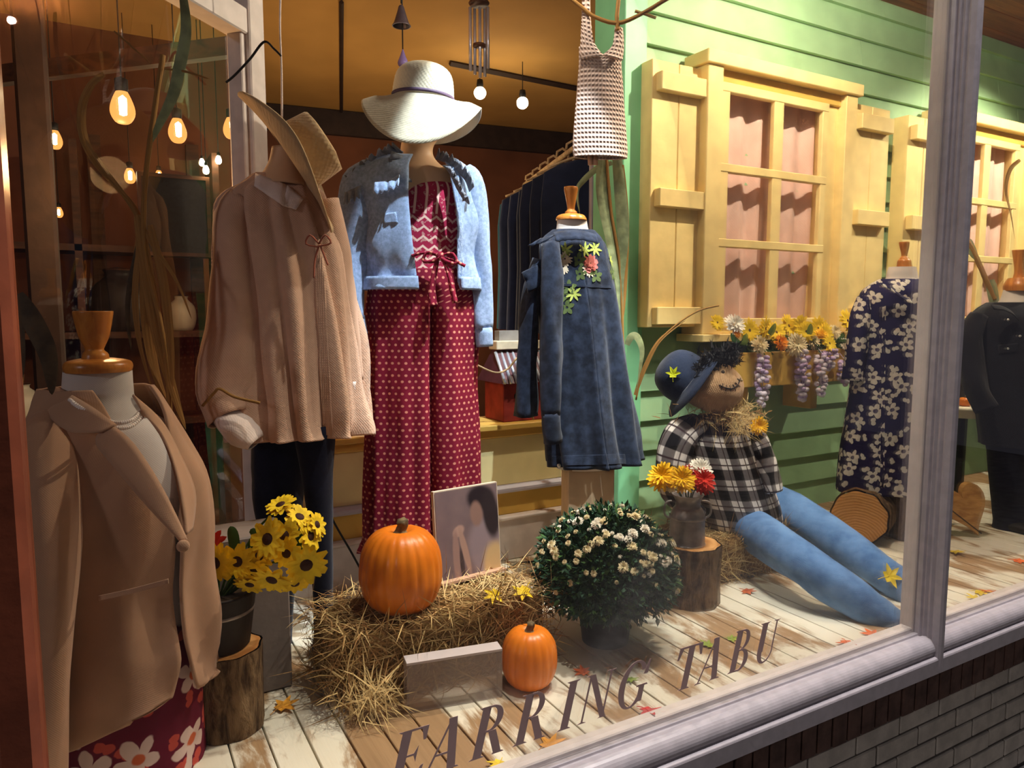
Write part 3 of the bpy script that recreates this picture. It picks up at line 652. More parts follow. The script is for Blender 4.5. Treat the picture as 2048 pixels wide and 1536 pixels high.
# sun hat
HC = PD(846, 201, A2, 0)
t = thing('sun_hat', HC, 'cream wide-brimmed floppy straw sun hat with a plum band on the tall mannequin', 'hat')
fr = Matrix((RV, FH, V((0, 0, 1)))).transposed() @ Matrix.Rotation(R(4), 3, 'Y')
m = M(); rows = []
for i in range(15):
    f = i / 14; row = []
    for j in range(73):
        a = 2 * PI * j / 72; c_, s_ = math.cos(a), math.sin(a); r = .092 + (.092 + .016 * max(0, -s_)) * f
        z = -.010 * f - (.165 * f ** 1.2) * max(0, -s_) ** 1.5 - (.085 * f ** 1.3) * max(0, s_) ** .9 + .012 * f * c_ * c_ - .035 * (abs(c_) ** 6) * max(0, f - .6)
        row.append(HC + fr @ V((r * c_, r * s_ * .95, z)))
    rows.append(row)
m.grid(rows); m.build('brim', CL['straw_hat'], t, True, .003)
m = M(); pr = [(.0965, -.002), (.0955, .02), (.093, .045), (.088, .07), (.078, .088), (.060, .101), (.036, .109), (.014, .1115), (.0, .111)]
m.lathe([(r + (.0008 if k % 2 else 0), z) for k, (r, z) in enumerate(cr(pr, 40))], HC, 48, None, fr); m.build('crown', CL['straw_hat'], t, True, .003)
m = M(); m.lathe([(.0985, .001), (.0985, .011)], HC, 48, None, fr); m.build('hat_band', CL['purple'], t, True, .002)
# ---------------- dress form in the navy denim jacket, seen from behind
A3 = (1.53, 2.2); F3 = R(165)
def plinth(name, A, x0, x1, ytop, mat, label, rot, dep, z0=0):
    u = pxm(A); z1 = PD((x0 + x1) / 2, ytop, A).z; c = PD((x0 + x1) / 2, ytop, A); m = M()
    m.box((c.x, c.y, (z0 + z1) / 2), ((x1 - x0) * u * .82, dep, z1 - z0), Matrix.Rotation(rot, 3, 'Z'))
    o = m.build(name, mat, None, False, bevel=.004); return tag(o, label, 'plinth'), z1
plinth('plinth', A3, 1118, 1232, 905, plain('kraft_board', C(186, 160, 126), .8, .08), 'tall beige plinth carrying the dress form in the embroidered navy jacket', R(-24), .15)
t = thing('dress_form', (A3[0], A3[1], PD(1170, 905, A3).z), 'dress form in a navy denim jacket with flower embroidery on its back', 'mannequin')
neck_cap(t, A3, (('finial', [(374, 1128, 1155), (380, 1128, 1156), (395, 1131, 1153), (412, 1134, 1150), (420, 1134, 1150), (424, 1130, 1154), (430, 1130, 1154)]), ('neck_cap', [(428, 1126, 1158), (431, 1116, 1168), (436, 1112, 1172), (441, 1112, 1174)])), F3)
m = M(); loft(m, rings_px([(440, 1114, 1174), (460, 1112, 1178), (480, 1105, 1192), (560, 1090, 1215), (900, 1110, 1240), (926, 1112, 1240)], A3, F3, .7, 16), 32); m.build('torso', CL['form'], t)
nj = garment('denim_jacket', [(462, 1106, 1190), (476, 1090, 1202), (496, 1080, 1214), (540, 1080, 1222), (600, 1082, 1232), (700, 1086, 1246), (800, 1090, 1260), (880, 1094, 1274), (926, 1098, 1284)], A3, F3, CL['denim_dk'], t, .66, 40, 110, fold=folds(8, .010, .12, .7, 1.8), ret=True)
sleeve('sleeve', [(1100, 488, 17, .12), (1104, 540, 20, .14), (1102, 640, 21, .15), (1103, 740, 21, .16), (1102, 830, 17, .16)], A3, CL['denim_dk'], nj[0], seed=3, amp=.10, nn=24)
sleeve('cuff', [(1101, 826, 18, .16), (1103, 852, 18, .16), (1106, 886, 18, .16)], A3, CL['denim_dk'], nj[0], n=6, amp=.04, nn=20)
sleeve('sleeve', [(1080, 520, 14, .06), (1066, 570, 18, .06), (1058, 660, 19, .05), (1052, 750, 20, .05), (1050, 832, 24, .05)], A3, CL['denim_dk'], nj[0], seed=6, amp=.14, nn=20)
frill([(1108, 466), (1130, 462), (1160, 462), (1192, 470)], .034, V((0, 0, -1)) - FH * .7 + RV * .2, 'collar', CL['denim_dk'], nj[0], A3, .105, 24, .002)
frill([(1082, 478), (1098, 474), (1112, 470)], .05, -RV * .9 - FH * .3 + V((0, 0, -.55)), 'collar', CL['denim_dk'], nj[0], A3, .10, 10, .003)
frill([(1074, 530), (1082, 548), (1086, 570)], .06, -RV * .9 + V((0, 0, -.5)) - FH * .3, 'pocket_flap', CL['denim_dk'], nj[0], A3, .10, 10, .004)
patch(nj[1], ((1094, 566), (1226, 572), (1228, 577), (1094, 571)), .004, 'yoke_seam', CL['denim_dk'], nj[0], .003, 18)
patch(nj[1], ((1102, 912), (1250, 908), (1252, 928), (1104, 932)), .004, 'hem_band', CL['denim_dk'], nj[0], .003, 22)
disc_at(nj[1], 1117, 930, .008, 'button', CL['button'], nj[0], .012)
def petals(m, n, r0, r1, w, lift=.2, cup=.0, jit=.15, z0=0):
    for k in range(n):
        a = 2 * PI * k / n + random.uniform(-jit, jit); q = random.uniform(.88, 1.08); c, s_ = math.cos(a), math.sin(a)
        f = lambda r, t, z: (c * r - s_ * t, s_ * r + c * t, z)
        L = r1 - r0; m.add([f(r0, -w * .35, z0), f(r0, w * .35, z0), f(r0 + L * .6 * q, w * .5, z0 + L * lift * .75), f(r0 + L * q, w * .16, z0 + L * (lift - cup)), f(r0 + L * q, -w * .16, z0 + L * (lift - cup)), f(r0 + L * .6 * q, -w * .5, z0 + L * lift * .75), f(r0 + L * .55 * q, 0, z0 + L * lift * .55)],
                              [(0, 1, 6), (1, 2, 6), (2, 3, 6), (3, 4, 6), (4, 5, 6), (5, 0, 6)])
    return m
EMB = {k: plain('embroidery_' + k, C(*c), .8, .2, 60, .3) for k, c in dict(rose=(214, 120, 110), pale=(226, 206, 176), lime=(160, 172, 84), leaf=(88, 104, 58)).items()}
def embroider(m0, x, y, u, kind, par):
    h = m0.hit(x, y)
    if not h: return
    l, n = h; mw = basis(l + n * .005, n, (0, 0, 1), 1.35); m = M()
    if kind == 'rose':
        for r, k, z in ((.024, 12, 0), (.018, 10, .003), (.011, 8, .006)): petals(m, k, .002, r, r * .6, .15, 0, .2, z)
        mats = EMB['rose']
    elif kind == 'pale': petals(m, 14, .002, .02, .006, .1); mats = EMB['pale']
    elif kind == 'lime': petals(m, 7, .001, .022, .007, .1); mats = EMB['lime']
    else: petals(m, 5, .003, .02, .012, .05); mats = EMB['leaf']
    me = m.data('embroidered_flower', mats, False); inst(me, 'embroidered_flower', par, mw)
for x, y, k in ((1178, 528, 'rose'), (1168, 500, 'lime'), (1188, 498, 'lime'), (1176, 540, 'pale'), (1158, 520, 'leaf'), (1160, 548, 'leaf'), (1190, 552, 'leaf'), (1132, 500, 'lime'), (1130, 518, 'pale'), (1126, 534, 'pale'), (1138, 575, 'leaf'), (1130, 592, 'leaf'), (1146, 588, 'lime'), (1134, 615, 'leaf'), (1218, 520, 'lime'), (1222, 548, 'leaf')):
    embroider(nj[1], x, y, 1, k, nj[0])

# ---------------- blazer dress form at the left
A4 = (.022, 1.72); F4 = R(-10)
t = thing('dress_form', (A4[0], A4[1], 0), 'dress form in a tan blazer at the left, nearest the brown post', 'mannequin')
neck_cap(t, A4, (('finial', [(622, 152, 222), (628, 150, 222), (670, 160, 216), (692, 170, 208), (700, 172, 206), (708, 168, 214), (720, 166, 216)]), ('neck_cap', [(717, 160, 226), (722, 140, 252), (732, 135, 259), (743, 138, 257)])), F4)
m = M(); loft(m, rings_px([(742, 136, 256), (775, 134, 258), (800, 130, 262), (830, 112, 285), (870, 90, 320), (1000, 85, 370), (1300, 110, 380)], A4, F4, .75, 24), 40); m.build('torso', CL['form'], t)
garment('camisole', [(838, 128, 296), (870, 104, 330), (960, 92, 362), (1100, 95, 372), (1200, 100, 376)], A4, F4, CL['white'], t, .66, 18, 60, grow=.004)
sk = garment('skirt', [(1240, 108, 378), (1340, 102, 384), (1440, 98, 386), (1560, 90, 392), (1700, 80, 400), (1790, 70, 410)], A4, F4, CL['skirt'], t, .72, 24, 80, fold=folds(7, .004, .03, 2), ret=True)
# jacket body, open in front down to the single button
jm = M(); rg = rings_px([(776, 108, 276), (800, 98, 292), (840, 84, 318), (890, 72, 350), (960, 66, 378), (1060, 66, 390), (1160, 74, 388), (1260, 90, 396), (1330, 96, 408), (1400, 100, 414), (1430, 104, 414)], A4, F4, .68, 44); rows = []
fo = folds(5, .004, .030, 1.1, 2.4)
for i, (c, a, b, u_, v_) in enumerate(rg):
    f = i / (len(rg) - 1)
    op = .66 * max(0, 1 - f / .47) ** .8 + .008 + .20 * max(0, (f - .66) / .34) ** 1.6     # half opening angle
    mid = .74; row = []
    for j in range(121):
        th = (mid + op) + (2 * PI - 2 * op) * j / 120; q = 1 + fo(th, f) + (.03 if th < mid + 1.2 else 0) * (1 - abs(f - .5))
        p = c + u_ * math.sin(th) * (a * q + .006) - v_ * math.cos(th) * (b * q + .006)
        k = max(0, (f - .55) / .45); p.z -= .0; row.append(p + V((0, 0, .085 * k * k * max(0, math.cos(th - mid - .3)))))
    rows.append(row)
jm.grid(rows); bz = jm.build('blazer', CL['tan'], t, True, .006)
sleeve('sleeve', [(104, 830, 26, .05), (94, 880, 46, .10), (96, 960, 52, .14), (98, 1080, 52, .17), (90, 1240, 50, .19), (82, 1400, 46, .20), (78, 1560, 42, .21)], A4, CL['tan'], bz, seed=2, amp=.05, nn=28, n=26)
sleeve('sleeve', [(330, 850, 22, -.10), (362, 940, 26, -.12), (372, 1060, 24, -.12), (368, 1200, 22, -.12)], A4, CL['tan'], bz, seed=4, amp=.05, nn=20)
def flap(name, pts, mat, par, A, off, th=.005, bulge=.008):
    """small tailored flap: outline (view points, with nearness) filled as a gently bulging sheet"""
    P = [PD(x, y, A, o) for x, y, o in pts]; c = sum(P, V()) / len(P) - FH * bulge; m = M(); m.add([c] + P, [(0, i + 1, (i + 1) % len(P) + 1) for i in range(len(P))])
    return m.build(name, mat, par, False, th)
def strip(name, L, Rr, mat, par, A, n=24, off0=0, off1=0, bul=.006, th=.005):
    """tailored strip between two edge lines of view points (x, y, nearness)"""
    a, b = cr(L, n), cr(Rr, n); m = M(); rows = []
    for p, q in zip(a, b):
        P, Q = PD(p[0], p[1], A, p[2]), PD(q[0], q[1], A, q[2]); rows.append([P.lerp(Q, k / 5) - FH * bul * math.sin(PI * k / 5) for k in range(6)])
    m.grid(rows); return m.build(name, mat, par, True, th)
# left lapel + collar, right lapel
strip('lapel', [(198, 872, .150), (196, 892, .160), (226, 930, .172), (276, 990, .178), (326, 1046, .172), (364, 1084, .158)], [(226, 852, .140), (262, 880, .150), (292, 920, .156), (324, 974, .160), (350, 1030, .156), (370, 1080, .150)], CL['tan_dk'], bz, A4, th=.006, bul=.003)
strip('lapel', [(288, 828, .07), (322, 876, .095), (346, 940, .115), (360, 1010, .13), (368, 1070, .14)], [(264, 792, .05), (318, 842, .06), (356, 910, .065), (386, 985, .07), (380, 1060, .09)], CL['tan_dk'], bz, A4, th=.006, bul=.002)
strip('collar', [(88, 806, .05), (108, 842, .11), (146, 866, .145), (204, 866, .158)], [(112, 774, .03), (150, 794, .08), (196, 822, .12), (234, 852, .142)], CL['tan_dk'], bz, A4, bul=.002)
strip('pocket_welt', [(196, 1192, .158), (260, 1178, .168), (336, 1158, .168)], [(197, 1202, .158), (261, 1188, .168), (337, 1168, .168)], CL['tan_dk'], bz, A4, 12, bul=.0, th=.002)
m = M(); m.ell(PD(366, 1092, A4, .17), (.012, .006, .012), 12, 8); m.build('button', CL['tan_dk'], bz)
t = thing('pearl_necklace', PD(215, 840, A4, .1), 'double string of pearls around the neck of the tan blazer dress form', 'necklace'); m = M()
for dx, n_, pts in ((0, 40, [(146, 806, .10), (170, 826, .118), (200, 846, .128), (232, 856, .128), (262, 852, .11), (286, 832, .07)]), (0, 40, [(140, 800, .09), (166, 818, .114), (200, 834, .124), (232, 846, .124), (262, 840, .106), (282, 822, .06)])):
    for x, y, o in cr(pts, n_): m.ell(PD(x, y, A4, o), (.0045,) * 3, 6, 4)
o = m.build('pearls', CL['pearl'], t); o['kind'] = 'stuff'

# ---------------- floral dress form on the logs
A5 = (2.99, 1.97); F5 = R(-20)
t = thing('dress_form', (A5[0], A5[1], PD(1750, 985, A5).z), 'dress form in a navy dress with white flowers, left of the window post', 'mannequin')
neck_cap(t, A5, (('finial', [(484, 1799, 1818), (489, 1799, 1818), (502, 1802, 1816), (512, 1803, 1814), (516, 1800, 1817), (520, 1799, 1818)]), ('neck_cap', [(517, 1800, 1817), (522, 1796, 1821), (530, 1795, 1822), (536, 1794, 1824)])), F5)
m = M(); loft(m, rings_px([(534, 1778, 1832), (545, 1774, 1834), (560, 1770, 1838), (580, 1750, 1850), (700, 1730, 1870), (980, 1720, 1860)], A5, F5, .7, 16), 32); m.build('torso', CL['form'], t)
ds = garment('dress', [(560, 1758, 1846), (572, 1738, 1860), (592, 1720, 1870), (640, 1714, 1874), (720, 1708, 1876), (800, 1698, 1874), (880, 1686, 1868), (950, 1676, 1860), (978, 1672, 1858)], A5, F5, CL['dress'], t, .66, 36, 110, fold=folds(8, .004, .035, .4, .6), ret=True)
sleeve('sleeve', [(1728, 596, 14, .03), (1720, 640, 19, .05), (1712, 700, 20, .06), (1706, 760, 20, .06)], A5, CL['dress'], ds[0], seed=1, amp=.06)
patch(ds[1], ((1765, 580), (1772, 578), (1768, 975), (1760, 975)), .003, 'placket', CL['dress'], ds[0], .002, 16)
frill([(1760, 566), (1775, 572), (1800, 590), (1820, 600)], .02, RV * .3 + V((0, 0, -.9)) - FH * .5, 'collar', CL['dress'], ds[0], A5, .13, 14, .001)
bark = N('rough_bark'); bn = bark.noise(bark.scale(bark.obj(), (14, 14, 4)), 2.2, 6, .65, .4); bark.bump(bn, .9, .02)
MT['bark'] = bark.out(bark.mix(bark.step(bn, .35, .65), C(66, 48, 34), C(140, 114, 84)), .9, .1)
eg = N('sawn_end_grain'); ev = eg.obj(); ew2 = eg.n('ShaderNodeTexWave', wave_type='RINGS', rings_direction='SPHERICAL'); eg.put(ew2.inputs['Vector'], ev); ew2.inputs['Scale'].default_value = 26; ew2.inputs['Distortion'].default_value = 3; ew2.inputs['Detail'].default_value = 3
MT['endgrain'] = eg.out(eg.mix(ew2.outputs[0], C(176, 120, 64), C(206, 152, 92)), .8, .15)
def log(name, c0, c1, r, label, cat='log', seed=0, ridge=.05, end=True):
    c0, c1 = V(c0), V(c1); t_ = thing(name, V((c0.x, c0.y, min(c0.z, c1.z) - (0 if abs((c1 - c0).normalized().z) > .5 else r))), label, cat)
    ax = basis(c0, c1 - c0).to_3x3(); L = (c1 - c0).length; fn = lambda a, z: 1 + ridge * noise.noise(V((math.cos(a) * 2.2, math.sin(a) * 2.2, z * 6 + seed))) + ridge * .5 * math.sin(9 * a + seed)
    m = M(); m.lathe([(r * 1.02, L * k / 8) for k in range(9)], c0, 40, fn, ax); m.build('bark', MT['bark'], t_)
    for k, z in enumerate((0, L)):
        m = M(); m.lathe([(r * .96 * q, z + (.003 if k else -.003) * (1 if q < 1 else 0)) for q in (0, .33, .66, .93, 1.0)], c0, 40, fn, ax); m.build('sawn_end', MT['endgrain'], t_)
    return t_
q = PD(1722, 1024, A5, .14); log('log', (q.x - .01, q.y + .0, .118), (q.x + .20, q.y + .09, .118), .116, 'sawn log lying under the floral dress, pale cut end facing left', seed=2)
log('stump', (3.10, 1.87, 0), (3.10, 1.87, .26), .10, 'dark barked stump beside the window post, right of the pale cut log', 'stump', 5, .08)

# ---------------- black jacket mannequin right of the post
A6 = (3.56, 1.74); F6 = R(-45)
t = thing('mannequin', (A6[0], A6[1], 0), 'dress form in a black denim jacket and blue jeans, right of the window post', 'mannequin')
neck_cap(t, A6, (('finial', [(500, 2026, 2052), (540, 2030, 2048), (560, 2026, 2052)]), ('neck_cap', [(556, 2020, 2064), (570, 2012, 2072), (582, 2012, 2074)])), F6)
m = M(); loft(m, rings_px([(580, 2012, 2072), (600, 2006, 2080), (625, 1990, 2100), (700, 1970, 2120), (880, 1985, 2100)], A6, F6, .7, 14), 32); m.build('torso', CL['form'], t)
bj = garment('black_jacket', [(606, 1984, 2092), (622, 1962, 2106), (650, 1946, 2124), (720, 1950, 2124), (800, 1962, 2112), (870, 1970, 2108), (890, 1972, 2108)], A6, F6, CL['black'], t, .7, 30, 90, fold=folds(6, .004, .025, 1), ret=True)
sleeve('sleeve', [(1958, 632, 18, .02), (1940, 680, 22, .04), (1948, 760, 22, .08), (1975, 820, 20, .12)], A6, CL['black'], bj[0], seed=2, amp=.08)
frill([(1980, 610), (2000, 612), (2020, 622), (2030, 634)], .026, RV * .3 + V((0, 0, -.8)) - FH * .6, 'collar', CL['black'], bj[0], A6, .13, 14, .001)
patch(bj[1], ((1996, 690), (2036, 686), (2036, 704), (1998, 708)), .004, 'pocket_flap', CL['black'], bj[0], .003, 6)
for x, y in ((2016, 640), (2016, 697), (2040, 672)): disc_at(bj[1], x, y, .006, 'button', CL['button'], bj[0], .008)
for i, rows in enumerate(([(860, 1976, 2050), (940, 1984, 2052), (1040, 1992, 2050), (1066, 1990, 2052)], [(860, 2040, 2110), (940, 2050, 2110), (1040, 2056, 2108), (1056, 2056, 2108)])):
    garment('trouser_leg', rows, A6, F6, CL['jeans_dk'], t, .85, 16, 30, fold=wrinkle(.08, 8, i + 4))
    q = PD((rows[-1][1] + rows[-1][2]) / 2, 1066, A6); m = M(); m.ell(V((q.x - .03, q.y - .06, .022)), (.04, .09, .022), 14, 8); m.build('shoe', MT['black'], t)
# ================================================================== flowers, straw, pumpkins
def flat_mat(name, c, var=.15, rough=.7): return plain(name, C(*c), rough, var, 30, .1, 80)
FM = {k: flat_mat('petal_' + k, c) for k, c in dict(yellow=(244, 206, 36), gold=(244, 190, 24), orange=(240, 150, 24), white=(240, 232, 214), cream=(236, 220, 176), red=(206, 44, 26), lilac=(188, 164, 200), pale_lilac=(228, 216, 226), heart=(60, 28, 14), leaf=(62, 96, 44), dark_leaf=(34, 66, 44), olive=(104, 120, 48), straw=(206, 176, 118), straw_dk=(150, 112, 66), black_hair=(16, 14, 14)).items()}
def flower_data(name, mat, rings, w, lift=.25, seed=0):
    random.seed(seed); m = M()
    for r, k, z, lf in rings: petals(m, k, r * .12, r, w * r, lf, .05, .2, z)
    return m.data(name, FM[mat] if isinstance(mat, str) else mat, False)
def heart_data(r, mat='heart'): m = M(); m.ell((0, 0, r * .15), (r, r, r * .45), 10, 6); return m.data('flower_heart', FM[mat])
SUN = flower_data('sunflower', 'yellow', [(.042, 14, 0, .12), (.036, 12, .004, .22)], .42, seed=1); SUNH = heart_data(.0145)
DAISY = flower_data('yellow_daisy', 'yellow', [(.046, 16, 0, .10), (.038, 14, .004, .2)], .34, seed=2); DAISYH = heart_data(.009)
MUMS = {k: flower_data(k + '_bloom', k, [(.040, 18, 0, .05), (.035, 16, .006, .3), (.028, 14, .011, .6), (.018, 10, .015, .9)], .30, seed=3) for k in ('white', 'cream', 'orange', 'gold', 'red')}
def flower(parent, me, p, nrm, s=1, heart=None, name='flower', roll=None):
    mw = basis(p, nrm, None, s, random.uniform(0, 6)); o = inst(me, name, parent, mw)
    if heart: inst(heart, 'flower_heart', o, mw).parent = o; h = o.children[0] if o.children else None
    return o
# keep sub-part placement in the parent's space
def flower(parent, me, p, nrm, s=1, heart=None, name='flower'):
    mw = basis(p, nrm, None, s, random.uniform(0, 6)); o = inst(me, name, parent, mw)
    if heart:
        h = link(bpy.data.objects.new('flower_heart', heart)); h.parent = o
    return o
def ribbon(m, path, wid, nrm=None, n=14, curl=0, taper=True, fold=.25):
    p = crv(path, n); rows = []
    for i, q in enumerate(p):
        t = (p[min(i + 1, n - 1)] - p[max(i - 1, 0)]).normalized(); s_ = t.cross(nrm if nrm else FH)
        if s_.length < .01: s_ = RV
        s_.normalize(); f = i / (n - 1); w_ = wid * ((math.sin(PI * min(1, .18 + f * .82)) ** .7) if taper else 1); nn = s_.cross(t)
        s2 = (s_ * math.cos(curl * f) + nn * math.sin(curl * f))
        rows.append([q - s2 * w_ - nn * 0, q - nn * (w_ * fold), q + s2 * w_])
    m.grid(rows); return m
def straws(m, N_, sampler, l0=.05, l1=.13, w=.0011):
    for _ in range(N_):
        p, n = sampler(); d = V((random.gauss(0, 1), random.gauss(0, 1), random.gauss(0, 1))); d = (d - n * d.dot(n) * random.uniform(.55, 1.0)).normalized(); L = random.uniform(l0, l1)
        b = n * random.uniform(-.1, .5) * L + V((0, 0, -.15 * L)); s_ = d.cross(n).normalized() * w * random.uniform(.6, 1.6)
        q = [p + n * .002, p + d * L * .5 + n * random.uniform(0, .012), p + d * L + b * .5]
        q = [V((a.x, max(a.y, 1.30), max(a.z, .002))) for a in q]; bb = len(m.v)
        m.add([q[0] - s_, q[0] + s_, q[1] + s_, q[1] - s_, q[2]], [(0, 1, 2, 3), (3, 2, 4)])
def bale(x0, x1, y0, y1, z1, label, N_, seed, rot=0):
    random.seed(seed); t = thing('hay_bale', ((x0 + x1) / 2, (y0 + y1) / 2, 0), label, 'hay bale')
    c = V(((x0 + x1) / 2, (y0 + y1) / 2, z1 / 2)); d = V((x1 - x0, y1 - y0, z1)); RM = Matrix.Rotation(rot, 3, 'Z')
    m = M(); S_ = lambda a: math.copysign(abs(a) ** .35, a); rows = []
    for i in range(15):
        f = -PI / 2 + PI * i / 14; row = []
        for j in range(49):
            a = 2 * PI * j / 48; p = V((S_(math.cos(f)) * S_(math.cos(a)), S_(math.cos(f)) * S_(math.sin(a)), S_(math.sin(f))))
            p = V((p.x * d.x / 2, p.y * d.y / 2, p.z * d.z / 2)); p = p * (1 + .05 * noise.noise(p * 22 + V((seed, 0, 0)))); row.append(c + RM @ p)
        rows.append(row)
    m.grid(rows)
    for p in m.v: p.z = max(p.z, .001)
    m.build('bale_core', MT['hay'], t)
    for k in (-.22, .22):
        q = M(); pth = [c + RM @ V((k * d.x, y * d.y * .515, z * d.z * .51)) for y, z in ((-1, -.9), (-1, 0), (-1, .9), (-.9, 1), (0, 1.0), (.9, 1), (1, .9), (1, 0), (1, -.9))]
        q.tube(crv([p if p.z > .004 else V((p.x, p.y, .004)) for p in pth], 30), .0022, 5); q.build('twine', FM['straw_dk'], t)
    def smp():
        k = random.random(); u_, v_ = random.uniform(-.5, .5), random.uniform(-.5, .5)
        if k < .42: p, n = V((u_ * d.x, v_ * d.y, d.z / 2)), V((0, 0, 1))
        elif k < .78: p, n = V((u_ * d.x, -d.y / 2, v_ * d.z)), V((0, -1, 0))
        elif k < .92: p, n = V((-d.x / 2, u_ * d.y, v_ * d.z)), V((-1, 0, 0))
        else: p, n = V((d.x / 2, u_ * d.y, v_ * d.z)), V((1, 0, 0))
        return c + RM @ p, RM @ n
    for nm, mt, k in (('straw', 'straw', .45), ('straw', 'straw_dk', .55)):
        m = M(); straws(m, int(N_ * k), smp); o = m.build(nm, FM[mt], t, False, weld=False); o['kind'] = 'stuff'
    return t
hg = N('matted_hay'); hn = hg.noise(hg.scale(hg.obj(), (30, 90, 90)), 1.2, 7, .7, .8); hg.bump(hn, 1.0, .02)
MT['hay'] = hg.out(hg.mix(hg.step(hn, .3, .7), C(96, 66, 36), C(184, 146, 88)), .95, .05)
b1 = bale(.46, 1.09, 1.695, 1.965, .20, 'small hay bale in front, under the large pumpkin and the photo board', 2600, 11)
# loose tuft fallen off the near corner
m = M(); random.seed(5); cc = PZ(742, 1410, .03)
straws(m, 190, lambda: (cc + V((random.gauss(0, .036), random.gauss(0, .022), abs(random.gauss(0, .03)))), V((random.gauss(0, .5), -.6, .6)).normalized()), .04, .11)
o = m.build('straw', FM['straw'], b1, False, weld=False); o['kind'] = 'stuff'
b2 = bale(1.84, 2.27, 1.86, 2.18, .16, 'low hay bale under the seated scarecrow', 1500, 12)
def pumpkin(c, r, h, ribs, label, seed, tilt=0):
    t = thing('pumpkin', c, label, 'pumpkin'); c = V(c); m = M()
    pr = cr([(.001, .06 * h), (.45 * r, .0), (.80 * r, .10 * h), (.98 * r, .32 * h), (1.0 * r, .52 * h), (.92 * r, .74 * h), (.68 * r, .92 * h), (.36 * r, .985 * h), (.12 * r, .93 * h), (.001, .92 * h)], 30)
    def fn(a, z): return 1 - .040 * (1 - abs(math.sin(a * ribs / 2 + seed)) ** .55) + .012 * math.sin(3 * a + seed)
    m.lathe(pr, c, 120, fn); m.build('pumpkin_skin', MT['pumpkin'], t)
    m = M(); p0 = c + V((0, 0, .93 * h)); rr = .13 * r
    m.tube(crv([p0, p0 + V((.01 * r, 0, .10 * r)), p0 + V((.05 * r, -.03 * r, .22 * r)), p0 + V((.02 * r, -.05 * r, .34 * r))], 10), [rr * 2.1, rr * 1.35, rr * 1.05, rr * .95, rr * .9, rr * .88, rr * .9, rr * .95, rr * 1.0, rr * .95], 20, True, 1, lambda a, t_: .16 * math.cos(5 * a)); m.build('stem', MT['stem'], t)
pg = N('pumpkin_orange'); pn = pg.noise(pg.obj(), 22, 4); pg.bump(pg.noise(pg.obj(), 140, 3), .06, .003)
MT['pumpkin'] = pg.out(pg.mix(pn, C(214, 106, 16), C(238, 138, 34)), .34, .4)
MT['stem'] = plain('pumpkin_stem', C(122, 104, 74), .8, .5, 40, .5)
q = PY(802, 1150, 1.80); pumpkin((q.x, 1.80, .198), .112, .222, 22, 'large orange pumpkin sitting on the hay bale', 1)
q = PZ(1062, 1372, 0); pumpkin((q.x, q.y + .01, 0), .0755, .158, 18, 'small orange pumpkin on the floor beside the clear box', 2)
# photo board
pt = N('printed_photo'); px = pt.xyz(pt.uv())
def blob(cx, cy, rx, ry, rot=0, soft=.35):
    dx, dy = pt.math('SUBTRACT', px[0], cx), pt.math('SUBTRACT', px[1], cy); c_, s_ = math.cos(rot), math.sin(rot)
    a = pt.math('DIVIDE', pt.math('ADD', pt.math('MULTIPLY', dx, c_), pt.math('MULTIPLY', dy, s_)), rx); b = pt.math('DIVIDE', pt.math('SUBTRACT', pt.math('MULTIPLY', dy, c_), pt.math('MULTIPLY', dx, s_)), ry)
    return pt.step(pt.math('SQRT', pt.math('ADD', pt.math('MULTIPLY', a, a), pt.math('MULTIPLY', b, b))), 1 + soft, 1 - soft * .5)
col = pt.mix(pt.noise(pt.uv(), 4, 3), C(96, 80, 84), C(130, 106, 102))
for args, c_ in (((.78, .30, .26, .30, .4), (138, 118, 120)), ((.95, .05, .20, .26, .3), (196, 160, 112)), ((.72, .86, .20, .13, -.1), (40, 30, 34)), ((.88, .66, .12, .26, .15), (46, 36, 38)), ((.64, .69, .09, .13, .1), (136, 104, 92)), ((.34, .53, .085, .055, .35), (168, 134, 120)), ((.43, .30, .045, .25, .28), (162, 128, 112)), ((.29, .26, .05, .26, .02), (146, 114, 104)), ((.38, .12, .03, .2, .1), (70, 56, 56))):
    col = pt.mix(blob(*args), col, C(*c_))
MT['photo'] = pt.out(col, .45, .3)
t = thing('photo_board', (.92, 1.92, .2), 'unframed brownish photo print of a praying woman, mounted on a board behind the large pumpkin', 'picture')
c0, n_ = PY(940, 1092, 1.90), R(-2); BM = Matrix.Rotation(R(6), 3, 'Z') @ Matrix.Rotation(R(-5), 3, 'X'); hw2, hh = .112, .136; c0 = V((c0.x, 1.91, .204 + hh))
m = M(); m.box(c0 + BM @ V((0, .008, 0)), (2 * hw2, .014, 2 * hh), BM); m.build('board', plain('board_edge', C(206, 184, 158), .7, .08), t, False)
m = M(); m.grid([[c0 + BM @ V((-hw2 + .003, -.0006, z)), c0 + BM @ V((hw2 - .003, -.0006, z))] for z in (-hh + .003, hh - .003)], [(0, 0), (1, 0), (0, 1), (1, 1)]); m.build('photo_print', MT['photo'], t, False)
m = M(); m.box(c0 + BM @ V((.0, -.012, -hh + .004)), (2 * hw2, .03, .008), BM); m.build('ledge', CL['tan'], t, False)
